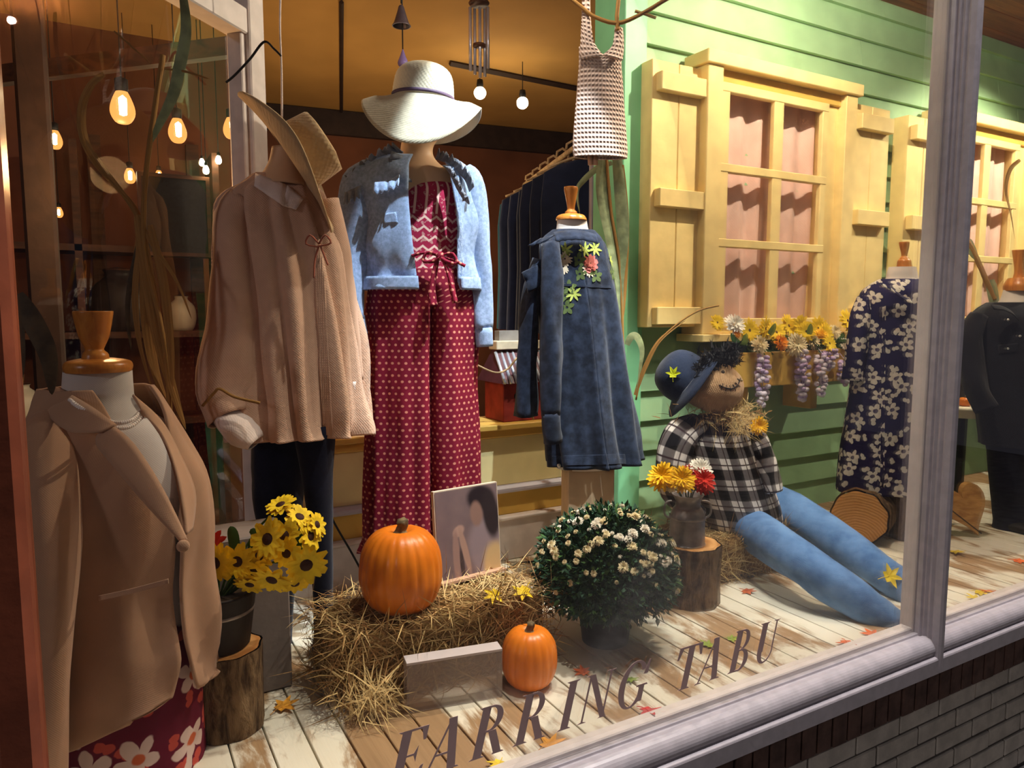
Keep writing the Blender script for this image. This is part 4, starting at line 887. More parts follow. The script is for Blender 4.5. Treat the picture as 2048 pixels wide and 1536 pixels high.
# clear box
ag = N('clear_acrylic'); nt = ag.nt; tr_ = ag.n('ShaderNodeBsdfTransparent'); tr_.inputs[0].default_value = (.98, .97, .97, 1); mx = ag.n('ShaderNodeMixShader'); mx.inputs[0].default_value = .26
ag.b.inputs['Base Color'].default_value = C(196, 184, 180); ag.b.inputs['Roughness'].default_value = .25
nt.links.new(tr_.outputs[0], mx.inputs[1]); nt.links.new(ag.b.outputs[0], mx.inputs[2]); nt.links.new(mx.outputs[0], nt.nodes['Material Output'].inputs[0])
a, b = PZ(815, 1428, 0), PZ(1005, 1394, 0); dd = (b - a); ang = math.atan2(dd.y, dd.x); mid = (a + b) / 2; BM = Matrix.Rotation(ang, 3, 'Z'); L_ = dd.length
t = thing('acrylic_riser', (mid.x, mid.y + .02, 0), 'clear acrylic display box standing before the hay bale', 'display box'); q = V((mid.x, mid.y, 0)) + BM @ V((0, .022, 0))
m = M(); m.box(q + V((0, 0, .128)), (L_, .044, .006), BM); m.build('top_panel', plain('frosted_edge', C(200, 190, 190), .4, .05), t, False)
m = M(); m.box(q + BM @ V((0, -.020, .063)), (L_, .004, .124), BM); m.build('front_panel', ag.m, t, False)
m = M(); m.box(q + BM @ V((0, .020, .063)), (L_, .004, .124), BM); m.build('back_panel', ag.m, t, False)
for s_ in (-1, 1): m = M(); m.box(q + BM @ V((s_ * (L_ / 2 - .002), 0, .063)), (.004, .036, .124), BM); m.build('side_panel', ag.m, t, False)
# ---------------- potted chrysanthemum
PC = PZ(1218, 1285, 0); PC.z = 0; PC.y += .02
t = thing('potted_chrysanthemum', PC, 'bushy potted chrysanthemum with small cream blooms in a dark pot', 'plant')
m = M(); m.lathe([(.0, .002), (.066, .0), (.070, .002), (.088, .15), (.094, .152), (.094, .166), (.088, .166), (.084, .15), (0, .148)], PC, 32); m.build('pot', plain('dark_plastic_pot', C(34, 36, 36), .5, .1), t)
random.seed(21); DC = PC + V((0, 0, .20)); LD = M()
LD.add([(0, 0, 0), (-.006, .009, .001), (0, .024, -.001), (.006, .009, .001)], [(0, 3, 2, 1)])
def dome(shell=0):
    while 1:
        d = V((random.gauss(0, 1), random.gauss(0, 1), random.gauss(.35, .9))).normalized()
        if d.z > -.55: break
    rr = (.212 if d.z > 0 else .205) * (1 + .06 * noise.noise(d * 3)); k = random.uniform(.72, 1.0) if not shell else 1
    return DC + V((d.x * rr, d.y * rr, d.z * rr * (.98 if d.z > 0 else .62))) * k + DC * (0) + (V((0, 0, 0)) if k == 1 else (DC * (1 - k))) - (DC * (1 - k)) * 1 + DC * (0), d, k
def dome(shell=0):
    while 1:
        d = V((random.gauss(0, 1), random.gauss(0, 1), random.gauss(.35, .9))).normalized()
        if d.z > -.6: break
    rr = .212 * (1 + .07 * noise.noise(d * 3)); k = 1 if shell else random.uniform(.66, 1.02)
    return DC + V((d.x * rr, d.y * rr, d.z * rr * (.98 if d.z > 0 else .66))) * k, d
m = M(); m.ell(DC, (.15, .15, .14), 20, 12); m.build('inner_foliage', FM['dark_leaf'], t)
for mat, nn in (('dark_leaf', 6500), ('leaf', 2200)):
    m = M(); vs, fs = [], []
    for _ in range(nn):
        p, d = dome(); dn = (d + V((random.gauss(0, .6), random.gauss(0, .6), random.gauss(-.1, .6)))).normalized(); s_ = dn.orthogonal().normalized(); s_ = Matrix.Rotation(random.uniform(0, 6.3), 3, dn) @ s_
        L = random.uniform(.014, .030); w_ = L * .24; b = len(vs); up = dn.cross(s_)
        vs += [p, p + dn * L * .45 - s_ * w_ + up * w_ * .4, p + dn * L, p + dn * L * .45 + s_ * w_ + up * w_ * .4]; fs.append((b, b + 1, b + 2, b + 3))
    m.add(vs, fs); o = m.build('foliage', FM[mat], t, False, weld=False); o['kind'] = 'stuff'
for x, y in ((1180, 1180),): pass
for i in range(150):
    while 1:
        p, d = dome(1)
        if d.z > -.05 and (d.dot(-FH) > -.3): break
    if d.z < .35 and random.random() < .6 and d.dot(RV) < .35: continue
    k = random.random(); flower(t, MUMS['cream' if k < .6 else 'white'], p + d * .004, d, random.choice((.16, .20, .25, .33, .42)), name='bloom')
# ---------------- stump, milk can, bouquet
SC_ = (1.735, 1.815); log('stump', (SC_[0], SC_[1], 0), (SC_[0], SC_[1], .205), .100, 'weathered tree stump carrying the milk can', 'stump', 3, .05)
t = thing('milk_can', (SC_[0] - .022, SC_[1] - .005, .21), 'small old metal milk can on the stump, holding a bouquet', 'milk can'); q = V((SC_[0] - .022, SC_[1] - .005, .21))
rust = plain('aged_galvanised_metal', C(150, 138, 130), .45, .35, 18, .2, metal=.55)
m = M(); m.lathe(cr([(0, 0), (.058, .0), (.060, .006), (.059, .06), (.058, .095), (.050, .118), (.043, .128), (.043, .150), (.052, .166), (.054, .170), (.048, .168), (.038, .150)], 36), q, 36); m.build('can_body', rust, t)
m = M(); m.lathe([(.0605, .088), (.0625, .092), (.0605, .097)], q, 36); m.build('rim_band', rust, t)
for s_ in (-1, 1):
    m = M(); m.tube(crv([q + RV * s_ * .042 + V((0, 0, .145)), q + RV * s_ * .074 + V((0, 0, .140)), q + RV * s_ * .078 + V((0, 0, .10)), q + RV * s_ * .058 + V((0, 0, .085))], 12), .004, 8); m.build('handle', rust, t)
bq = thing('flower_bouquet', q + V((0, 0, .165)), 'bouquet of yellow, red and white artificial blooms standing in the milk can', 'bouquet'); AB = (q.x, q.y)
for x, y, k, s_, o in ((1325, 954, 'gold', 1.3, .06), (1364, 960, 'gold', 1.2, .09), (1404, 962, 'red', 1.2, .06), (1400, 940, 'white', 1.1, .03), (1378, 944, 'red', .7, .03), (1340, 972, 'cream', .6, .07)):
    p = PD(x, y, AB, o); d = (p - (q + V((0, 0, .10)))).normalized() - FH * .9; flower(bq, MUMS[k], p, d, s_)
    m = M(); m.tube([q + V((0, 0, .12)), p.lerp(q + V((0, 0, .16)), .5) , p], .0025, 5); m.build('stem', FM['leaf'], bq)
# ---------------- sunflowers in a bucket on a stump, grey stand-in block
q = PZ(460, 1462, 0); log('stump', (q.x, q.y + .03, 0), (q.x, q.y + .03, .20), .083, 'barked stump at the left below the sunflowers', 'stump', 8, .05); S3 = (q.x, q.y + .03)
t = thing('bucket', (S3[0], S3[1], .205), 'dark bucket of sunflowers on the left stump', 'bucket'); q = V((S3[0] - .012, S3[1], .205))
m = M(); m.lathe([(0, .002), (.066, 0), (.070, .004), (.088, .132), (.092, .134), (.088, .140), (.082, .132), (.0, .12)], q, 30); m.build('bucket_body', plain('dark_brown_bucket', C(40, 30, 24), .6, .2), t)
m = M(); m.lathe([(.080, .085), (.083, .087), (.0832, .094), (.081, .096)], q, 30); m.build('hoop', rust, t)
A9 = (S3[0] + .03, S3[1]); bq = thing('sunflower_bunch', q + V((0, 0, .12)), 'bunch of artificial sunflowers with dark hearts spilling from the bucket', 'bouquet'); random.seed(9)
for x, y, dx, dy, s_, o in ((432, 1124, -.2, 0, 1.1, .07), (476, 1122, 0, .1, .95, .06), (508, 1140, .1, -.2, .85, .05), (538, 1078, -.3, .3, 1.05, .05), (568, 1070, .3, .2, .85, .03), (612, 1128, .4, -.1, 1.1, .05), (545, 1156, -.1, -.6, 1.0, .08), (574, 1106, 0, 0, .8, .04), (618, 1072, .9, .2, .9, -.01), (598, 1036, .5, .8, .85, -.02), (562, 1012, -.2, .9, .85, -.02), (398, 1128, -.5, 0, 1.0, .06), (500, 1166, 0, -.8, .8, .06), (590, 1165, .4, -.7, .75, .03), (632, 1050, .9, .4, .7, -.03), (520, 1112, -.1, .2, .8, .02)):
    p = PD(x, y, A9, o); d = RV * dx + V((0, 0, dy)) - FH * (.35 if abs(dx) > .8 or dy > .7 else 1.0); flower(bq, SUN, p, d, s_ * 1.14, SUNH)
    m = M(); m.tube(crv([q + V((0, 0, .10)), p.lerp(q + V((0, 0, .18)), .5) - FH * -.02, p + FH * .006], 6), .003, 5); m.build('stem', FM['leaf'], bq)
for x, y, dx, dy in ((520, 1085, -.5, .5), (505, 1100, .2, .3), (600, 1090, .3, .2), (470, 1085, -.2, .8)):
    m = M(); p = PD(x, y, A9, .0); ribbon(m, [p - V((0, 0, .03)), p + RV * dx * .02 + V((0, 0, .02)), p + RV * dx * .05 + V((0, 0, dy * .05))], .014, n=8); m.build('leaf', FM['leaf'], bq)
m = M(); p = PD(420, 1090, A9, .02)
for k in range(5): a = .4 + k * .5; ribbon(m, [p, p + V((math.cos(a) * .02, 0, math.sin(a) * .02)), p + V((math.cos(a) * .04, -.01, math.sin(a) * .045))], .009, n=6)
m.build('red_leaf', FM['red'], bq)
m = M(); m.bx(.17, .40, 1.90, 2.06, .0, .425); o = m.build('plinth', plain('grey_stand_in_block', C(128, 116, 110), .6, .08), None, False, bevel=.004); tag(o, 'low grey stand-in block behind the sunflowers at the left', 'plinth')  # added block, stands in for a probable reflection in the glass
# ================================================================== scarecrow
A7 = (2.07, 2.06); u7 = pxm(A7); F7 = R(-5)
t = thing('scarecrow', (A7[0], A7[1], .16), 'stuffed scarecrow in a plaid shirt, jeans and navy hat, leaning back on the low bale', 'scarecrow')
ph = garment('shirt', [(832, 1395, 1478), (846, 1372, 1496), (880, 1352, 1512), (930, 1358, 1532), (980, 1378, 1548), (1020, 1392, 1562), (1050, 1402, 1566), (1066, 1420, 1560)], A7, F7, CL['plaid'], t, .75, 34, 80, fold=lambda th, q: .05 * noise.noise(V((th * 1.5, q * 4, 2))) + .025 * math.sin(6 * th + 4 * q) * q, ret=True)
sleeve('sleeve', [(1392, 852, 26, .06), (1362, 874, 34, .11), (1346, 920, 34, .14), (1348, 970, 30, .15), (1372, 1010, 24, .15), (1400, 1030, 17, .14)], A7, CL['plaid'], ph[0], seed=3, amp=.07, nn=24, n=24)
sleeve('sleeve', [(1490, 850, 22, .02), (1516, 890, 24, .04), (1536, 940, 20, .08), (1548, 985, 17, .10)], A7, CL['plaid'], ph[0], seed=6, amp=.07, nn=20)
disc_at(ph[1], 1487, 878, .006, 'button', MT['black'], ph[0], .006)
m = M(); q0 = PD(1425, 773, A7, .06); RX = Matrix((RV, FH, V((0, 0, 1)))).transposed() @ Matrix.Rotation(R(14), 3, 'Y')
m.ell(q0, (60 * u7, 62 * u7, 51 * u7), 36, 22, RX, lambda p: .05 * noise.noise(p * 2.2 + V((4, 0, 0)))); hd = m; head = m.build('burlap_head', CL['burlap'], t)
def face_tube(pts, r, name, mat, n=16, lift=.002):
    P = []
    for x, y in cr(pts, n):
        h = hd.hit(x, y)
        if h: P.append(h[0] + h[1] * lift)
    if len(P) > 2: mm = M(); mm.tube(P, r, 6); return mm.build(name, mat, head)
face_tube([(1438, 770), (1452, 776), (1464, 777), (1474, 770), (1480, 757)], .0022, 'stitched_mouth', MT['black'], 20)
for x, y, dx, dy in ((1444, 773, -2, 6), (1452, 776, -1, 6), (1460, 777, 1, 6), (1468, 775, 3, 6), (1474, 769, 5, 4), (1479, 760, 5, 2)): face_tube([(x - dx, y - dy), (x, y), (x + dx, y + dy)], .0015, 'stitch', MT['black'], 6)
disc_at(hd, 1446, 744, .007, 'eye', MT['black'], head, .004); disc_at(hd, 1473, 738, .006, 'eye', MT['black'], head, .004)
h = hd.hit(1456, 724)
if h: mm = M(); mw = basis(h[0] + h[1] * .003, h[1], (0, 0, 1)); mm.add([mw @ V(p) for p in ((-.008, -.016, 0), (-.008, .016, 0), (.012, 0, .001))], [(0, 1, 2)]); mm.build('nose_patch', FM['olive'], head, False, .003)
m = M(); random.seed(31)
for k in range(1100):
    f = random.random(); x, y = 1396 + 78 * f + random.gauss(0, 6), 738 - 36 * f + random.gauss(0, 9) + (6 if f > .9 else 0)
    p = PD(x, y, A7, random.uniform(-.02, .17)); d = V((random.gauss(0, 1), random.gauss(0, 1), random.gauss(.3, 1))).normalized() * random.uniform(.02, .045); s_ = d.cross(FH).normalized() * .0032
    m.add([p - s_, p + s_, p + d * .6 + s_, p + d], [(0, 1, 2, 3)])
o = m.build('black_hair', FM['black_hair'], t, False, weld=False); o['kind'] = 'stuff'
m = M(); straws(m, 420, lambda: (PD(1478 + random.gauss(0, 18), 842 + random.gauss(0, 15), A7, random.uniform(.02, .16)), V((random.gauss(0, .4), -1, .3)).normalized()), .03, .09); o = m.build('neck_straw', FM['straw'], t, False, weld=False); o['kind'] = 'stuff'
m = M(); straws(m, 200, lambda: (PD(1440 + random.gauss(0, 40), 828 + random.gauss(0, 8), A7, random.uniform(.02, .16)), V((random.gauss(0, .4), -1, .3)).normalized()), .03, .07); o = m.build('neck_straw', FM['straw_dk'], t, False, weld=False); o['kind'] = 'stuff'
p = PD(1518, 852, A7, .14); flower(t, MUMS['gold'], p, -FH + V((0, 0, .2)), .92, name='orange_bloom')
jn = lambda P, rr, nm, sd: M().tube(crv(P, 26), [r for (r,) in cr([(a,) for a in rr], 26)], 28, True, 1, lambda a, t_: .05 * math.sin(2 * a + 8 * t_ + sd) * .5 + .10 * noise.noise(V((math.cos(a) * 1.2, math.sin(a) * 1.2 + sd, t_ * 9)))).build(nm, CL['jeans'], t)
jn([PY(1470, 1045, 2.02), PY(1500, 1058, 1.92), PY(1600, 1122, 1.61), PY(1700, 1192, 1.455), PY(1768, 1232, 1.375), PY(1800, 1243, 1.350)], [.085, .083, .072, .064, .050, .030], 'trouser_leg', 1)
jn([PY(1530, 1000, 2.10), PY(1570, 1012, 2.0), PY(1650, 1062, 1.80), PY(1750, 1134, 1.575), PY(1830, 1192, 1.42), PY(1862, 1214, 1.37)], [.075, .072, .070, .064, .052, .034], 'trouser_leg', 4)
m = M(); e = PY(1808, 1246, 1.345)
for k in range(7): a = k * .9; m.tube(crv([e, e + V((.03, -.005 + .012 * math.sin(a), .012 * math.cos(a) + .004)), e + V((.055, .004 + .02 * math.sin(a), max(-e.z + .006, .022 * math.cos(a))))], 6), [.012, .009, .013, .014, .013, .010], 8, True, .5)
m.build('tied_cuff', CL['jeans_dk'], t)
# hat
HC = PD(1374, 762, A7, .05); ax_ = (-RV * .80 + V((0, 0, 1)) * .58 + FH * .12).normalized(); h3 = basis(HC, ax_, FH).to_3x3(); hr = 62 * u7
t = thing('bucket_hat', HC, 'dark navy floppy hat tipped back on the scarecrow, with a lime leaf pinned on', 'hat')
m = M(); m.lathe(cr([(hr * .80, -.01), (hr * .83, .02), (hr * .80, .055), (hr * .66, .092), (hr * .40, .114), (hr * .12, .122), (0, .122)], 18), HC, 36, lambda a, z: 1 + .03 * math.sin(3 * a), h3); hm_ = m; m.build('crown', CL['navyfelt'], t, True, .004)
m = M(); m.lathe(cr([(hr * .80, -.004), (hr * .95, -.012), (hr * 1.12, -.020), (hr * 1.24, -.034)], 8), HC, 48, lambda a, z: 1 + .06 * math.sin(2 * a + 1) + .03 * math.sin(5 * a), h3); m.build('brim', CL['navyfelt'], t, True, .005)
def maple(s_, lobes=5, depth=.45):
    pts = []
    for k in range(lobes * 2 + 1):
        a = R(-50) + R(280) * k / (lobes * 2); r = 1.0 if k % 2 == 0 else depth
        if k % 2 == 0 and k in (0, lobes * 2): r = .62
        pts.append((r * math.cos(a), r * math.sin(a)))
        if k % 2 == 0 and 0 < k < lobes * 2: 
            pts.insert(-1, (.72 * math.cos(a - .16), .72 * math.sin(a - .16))); pts.append((.72 * math.cos(a + .16), .72 * math.sin(a + .16)))
    return [(x * s_, y * s_) for x, y in pts]
def leaf_mesh(s_, curl=.12, seed=0):
    P = maple(s_, 5, .42); z = lambda x, y: curl * s_ * (.6 * math.sin(2.3 * x / s_ + seed) + (x * x + y * y) / s_ ** 2 * .5)
    m = M(); m.add([(0, -s_ * .1, .002)] + [(x, y, z(x, y) + .003) for x, y in P], [(0, i + 1, i + 2) for i in range(len(P) - 1)] + [(0, len(P), 1)])
    m.tube([V((0, -s_ * .1, .003)), V((0, -s_ * .6, .004 + .05 * s_)), V((s_ * .05, -s_ * 1.05, .004))], .03 * s_, 4); return m
LM = {k: plain('leaf_' + k, C(*c), .6, .3, 30, .2) for k, c in dict(red=(208, 42, 40), orange=(236, 110, 40), amber=(232, 160, 50), yellow=(242, 208, 40), lime=(216, 222, 30), green=(140, 160, 60), rust=(196, 96, 50)).items()}
h = hm_.hit(1347, 748)
if h: m = leaf_mesh(.030, .2, 1); mw = basis(h[0] + h[1] * .004, h[1], (0, 0, 1), 1, -PI / 2); m.v = [mw @ p for p in m.v]; m.build('pinned_leaf', LM['lime'], t, False, .0015)
# ================================================================== leaves on the floor
random.seed(17)
LV = [(1303, 1428, 'red', .040, 'bright red maple leaf on the floor below the letter G'), (1100, 1490, 'amber', .040, 'amber maple leaf on the floor at the foot of the glass, below the lettering'), (1166, 1344, 'orange', .030, 'small orange leaf beside the small pumpkin'),
      (1495, 1183, 'rust', .034, 'rust red leaf in front of the low hay bale'), (1700, 1290, 'orange', .036, 'orange leaf below the scarecrow foot, left of the other orange leaf'), (1772, 1281, 'orange', .036, 'orange leaf right under the scarecrow foot by the sill'),
      (1418, 1290, 'green', .032, 'green leaf behind the letters T and A'), (1464, 1277, 'green', .026, 'small green leaf behind the letter B'), (1262, 1360, 'green', .024, 'tiny olive leaf behind the letter G'), (568, 1414, 'amber', .040, 'amber leaf beside the left stump'), (548, 1275, 'rust', .036, 'rust leaf near the dark jeans, behind the left stump'),
      (1000, 1533, 'yellow', .030, 'yellow leaf at the bottom edge, behind the first letters'), (1912, 1106, 'yellow', .040, 'yellow leaf right of the window post, nearest the wooden heart'), (2000, 1192, 'orange', .040, 'orange leaf by the sill right of the window post'), (1962, 1186, 'yellow', .036, 'pale yellow leaf beside the orange leaf right of the post'),
      (1984, 1207, 'yellow', .036, 'yellow leaf closest to the sill right of the post'), (2038, 1122, 'orange', .036, 'orange leaf at the right edge, below the blue jeans'), (1925, 1238, 'amber', .036, 'amber leaf tucked in the sill corner right of the post'), (640, 1255, 'green', .03, 'curled pale leaf by the dark trouser leg')]
for x, y, c, s_, lb in LV:
    p = PZ(x, y, .003); p.y = max(p.y, 1.325); mw = Matrix.Translation(p) @ Matrix.Rotation(random.uniform(0, 6.3), 4, 'Z') @ Matrix.Rotation(R(random.uniform(2, 9)), 4, 'X'); m = leaf_mesh(s_, random.uniform(.08, .2), random.uniform(0, 3)); m.v = [mw @ q for q in m.v]
    zmin = min(q.z for q in m.v); m.v = [q - V((0, 0, zmin - .001)) for q in m.v]; tag(m.build('maple_leaf', LM[c], None, False, .001), lb, 'leaf', 'fallen maple leaves')
for x, y, z, c, s_, lb in ((988, 1192, .212, 'yellow', .034, 'yellow leaf lying on the small hay bale'), (1046, 1184, .212, 'yellow', .036, 'pale yellow leaf at the right end of the small hay bale')):
    p = PZ(x, y, z); m = leaf_mesh(s_, .2, x); mw = basis(p, V((-.2, -.5, .8)), None, 1, 1.2); m.v = [mw @ q for q in m.v]; tag(m.build('maple_leaf', LM[c], None, False, .0015), lb, 'leaf', 'fallen maple leaves')
p = PY(1780, 1152, 1.47); m = leaf_mesh(.045, .1, 2); mw = basis(p, -FH + V((0, 0, .6)), None, 1, .8); m.v = [mw @ q for q in m.v]; tag(m.build('maple_leaf', LM['yellow'], None, False, .0015), 'yellow leaf resting on the scarecrow trouser leg beside the window post', 'leaf', 'fallen maple leaves')
# ================================================================== planter under the first window
t = thing('planter_box', (2.73, 2.29, .66), 'ochre wooden window box full of artificial flowers under the first facade window', 'planter')
zb, zt = .672, .822
for nm, a in (('front_board', (2.33, 3.10, 2.195, 2.215, zb, zt)), ('side_board', (2.33, 2.35, 2.215, 2.41, zb, zt)), ('side_board', (3.08, 3.10, 2.215, 2.41, zb, zt)), ('bottom_board', (2.35, 3.08, 2.215, 2.41, zb, zb + .02)), ('bracket', (2.88, 2.93, 2.25, 2.41, zb - .13, zb)), ('bracket', (2.42, 2.47, 2.25, 2.41, zb - .13, zb))):
    m = M(); m.bx(*a); m.build(nm, MT['ochre'], t, False, bevel=.003)
m = M(); random.seed(8); AP = (2.72, 2.27)
for k in range(150):
    p = V((random.uniform(2.36, 3.08), random.uniform(2.20, 2.36), random.uniform(.81, .87))); d = V((random.gauss(0, .5), random.gauss(-.5, .4), random.gauss(.3, .5))).normalized(); ribbon(m, [p, p + d * .03 + V((0, 0, .008)), p + d * .06], .012, n=4)
tag(m.build('foliage', FM['leaf'], t, False), kind='stuff')
def PP(x, y, Y=2.22): return PY(x, y, Y)
for x, y, k, s_, Y in ((1468, 650, 'white', 1.25, 2.19), (1516, 690, 'cream', 1.2, 2.18), (1592, 690, 'cream', 1.35, 2.18), (1624, 684, 'cream', 1.0, 2.20), (1560, 686, 'orange', 1.0, 2.18), (1668, 664, 'cream', .9, 2.22), (1690, 690, 'white', .9, 2.19), (1640, 672, 'gold', 1.0, 2.20), (1474, 668, 'orange', .5, 2.17)):
    flower(t, MUMS[k], PP(x, y, Y), V((random.gauss(0, .25), -1, random.uniform(.1, .7))), s_)
for x, y, s_, Y in ((1498, 664, 1.0, 2.20), (1530, 660, 1.0, 2.23), (1552, 668, .95, 2.20), (1576, 655, 1.05, 2.24), (1600, 656, 1.0, 2.22), (1636, 660, 1.05, 2.23), (1612, 666, .9, 2.20), (1658, 690, .85, 2.165), (1694, 645, 1.1, 2.25), (1434, 648, .7, 2.26), (1650, 668, .9, 2.21), (1704, 655, .9, 2.24)):
    flower(t, DAISY, PP(x, y - 3, Y), V((random.gauss(0, .25), -1, random.uniform(.0, .6))), s_ * 1.2, DAISYH)
for x, y, dx in ((1545, 660, .4), (1470, 680, -.6), (1620, 660, .1), (1700, 670, .3), (1490, 680, .2)):
    m = M(); p = PP(x, y, 2.17); ribbon(m, [p - RV * dx * .03 - V((0, 0, .02)), p, p + RV * dx * .03 + V((0, 0, .03))], .014, n=7); m.build('leaf', FM['olive' if dx > 0 else 'leaf'], t)
for x, y0, y1 in ((1527, 712, 812), (1607, 700, 802), (1644, 706, 792), (1662, 700, 740), (1690, 720, 770)):
    m = M(); n_ = int((y1 - y0) * .55); a, b = PP(x, y0, 2.165), PP(x - 3, y1, 2.165)
    for i in range(n_):
        f = i / n_; p = a.lerp(b, f); rr = .030 * math.sin(PI * min(.97, .2 + .75 * f)) ** .8; an = random.uniform(0, 6.3); p = p + V((math.cos(an) * rr, math.sin(an) * rr * .7, random.gauss(0, .004))); m.cur = 0 if random.random() < .62 - .35 * f else 1
        m.ell(p, (.0155, .013, .010), 6, 4, Matrix.Rotation(random.uniform(0, 3), 3, 'X'))
    m.tube([a + V((0, .03, .03)), a, b], .002, 4); m.build('wisteria_cluster', [FM['lilac'], FM['pale_lilac']], t)
# yellow bloom and plants in the second window box, mostly hidden by the post
t = thing('planter_box', (4.47, 2.29, .66), 'window box with yellow blooms under the second facade window, right of the post', 'planter')
for a in ((4.07, 4.84, 2.195, 2.215, zb, zt), (4.07, 4.09, 2.215, 2.41, zb, zt), (4.82, 4.84, 2.215, 2.41, zb, zt), (4.09, 4.82, 2.215, 2.41, zb, zb + .02)): m = M(); m.bx(*a); m.build('board', MT['ochre'], t, False, bevel=.003)
for i in range(9): flower(t, DAISY if i % 2 else MUMS['cream'], V((4.10 + i * .085, 2.19, .86 + .03 * (i % 3))), V((random.gauss(0, .2), -1, .4)), 1.1, DAISYH if i % 2 else None)
# ================================================================== crochet camisole hanging near the corner board
A8 = (1.545, 2.10); m = M(); rg = rings_px([(96, 1160, 1242), (130, 1160, 1241), (170, 1157, 1244), (220, 1153, 1247), (270, 1149, 1251), (300, 1148, 1253), (315, 1150, 1252)], A8, R(-20), .38, 46); u8 = pxm(A8)
loft(m, rg, 64, fold=lambda th, q: .02 * math.sin(4 * th + 1) * q)
for i in range(10):
    for j in range(65):
        th = -PI + 2 * PI * j / 64; k = math.exp(-((abs(th) - .0) / .75) ** 2) + math.exp(-((abs(abs(th) - PI)) / .75) ** 2); m.v[i * 65 + j].z -= (1 - i / 10) * .030 * k
crg = N('crochet_yarn'); xx = crg.xyz(crg.uv()); kx, ky = crg.math('SINE', crg.math('MULTIPLY', xx[0], 520)), crg.math('SINE', crg.math('MULTIPLY', xx[1], 400)); hh_ = crg.math('MULTIPLY_ADD', crg.math('MULTIPLY', kx, ky), .5, crg.math('MULTIPLY', ky, .5)); crg.bump(hh_, .8, .006)
MT['crochet'] = crg.out(crg.mix(crg.step(hh_, -.6, .6), C(186, 160, 146), C(216, 194, 180)), .95, .1)
t = thing('crochet_camisole', (A8[0], A8[1], PD(1200, 315, A8).z), 'oatmeal crochet camisole hanging beside the green corner board', 'camisole')
m.build('knitted_body', MT['crochet'], t, True, .005)
strip('strap', [(1166, -10, .0), (1165, 30, .01), (1163, 70, .02), (1160, 120, .03)], [(1178, -10, .0), (1179, 30, .01), (1186, 84, .03), (1206, 112, .045)], MT['crochet'], t, A8, 16, th=.006)
strip('strap', [(1231, 56, .0), (1228, 78, .02), (1222, 96, .03), (1204, 112, .045)], [(1243, 58, .0), (1245, 80, .01), (1245, 100, .01), (1243, 122, .02)], MT['crochet'], t, A8, 16, th=.006)
m = M(); m.tube([PD(1173, -14, A8, .0), PD(1173, -60, A8, 0)], .003, 5); m.build('hanging_cord', CL['cuff'], t)
for x in (1180, 1190):
    m = M(); m.tube([PD(x, 308, A8), PD(x + 1, 330, A8)], 5 * u8, 8); m.build('dowel', CL['tan'], t)
# ================================================================== dried corn stalks, twigs
hk = N('dried_husk'); hx = hk.xyz(hk.uv()); hf = hk.noise(hk.comb(hk.math('MULTIPLY', hx[0], 260), hk.math('MULTIPLY', hx[1], 7), 0), 1, 4); hk.bump(hf, .5, .004)
MT['husk'] = hk.out(hk.mix(hf, C(110, 72, 30), C(176, 132, 70)), .7, .2); MT['husk_green'] = plain('pale_green_husk', C(140, 150, 108), .7, .3, 30, .4); MT['husk_dark'] = plain('dark_dry_leaf', C(78, 62, 38), .7, .4, 30, .4); MT['twig'] = plain('pale_twig', C(196, 164, 122), .7, .25, 40, .3)
def stalk(name, A, label, stems, leaves, loc=None):
    u = pxm(A); t = thing(name, (A[0], A[1], 0), label, 'corn stalk')
    for pts, r in stems: m = M(); m.tube(crv([PD(p[0], p[1], A, p[2] if len(p) > 2 else 0) for p in pts], 24), r * u, 8, True, 1, wrinkle(.15, 12)); m.build('stem', MT['husk'], t)
    for pts, w_, mat, cu in leaves: m = M(); ribbon(m, [PD(p[0], p[1], A, p[2] if len(p) > 2 else 0) for p in pts], w_ * u, None, 28, cu, True, .3); m.build('dry_leaf', MT[mat], t, True)
    return t
stalk('corn_stalk', (.115, 1.985), 'tall dried corn stalk with curling leaves by the side window, behind the tan blazer', [([(326, 110), (312, 200), (298, 300), (288, 400), (292, 520), (330, 700), (350, 1000)], 5)],
      [([(366, -10), (372, 60), (360, 130), (346, 190), (318, 250), (300, 290)], 11, 'husk_green', .6), ([(208, 148), (182, 170), (164, 215), (166, 270), (190, 322), (232, 372), (274, 420), (290, 470)], 8, 'husk', 1.2), ([(166, 276), (210, 340), (262, 410), (300, 480), (352, 560), (384, 640)], 5, 'husk', .5),
       ([(276, 430), (290, 520), (310, 640), (340, 760), (372, 860)], 13, 'husk', .8), ([(284, 440), (270, 560), (278, 680), (310, 800)], 9, 'husk', -.7), ([(300, 450), (326, 560), (340, 680), (346, 800)], 9, 'husk', .5), ([(290, 500), (292, 620), (310, 740), (350, 850)], 11, 'husk', 1.4), ([(280, 470), (256, 600), (262, 700)], 5, 'husk_dark', .6), ([(328, 138), (366, 142), (400, 152), (418, 158)], 2.2, 'husk', 0), ([(228, 62), (262, 92), (300, 126)], 2, 'husk', 0)])
stalk('corn_stalk', (1.60, 2.26), 'pale green dried corn leaves hanging down the green corner board', [([(1212, 300), (1222, 420), (1240, 540), (1246, 700)], 3)],
      [([(1206, 300), (1204, 380), (1220, 470), (1236, 560), (1243, 660)], 13, 'husk_green', .8), ([(1232, 300), (1240, 380), (1246, 470), (1240, 560), (1244, 640)], 12, 'husk_green', -.6), ([(1224, 326), (1196, 336), (1166, 362), (1154, 384), (1160, 430)], 6, 'husk_green', .8), ([(1244, 330), (1252, 440), (1250, 560), (1246, 640)], 6, 'husk', .3)])
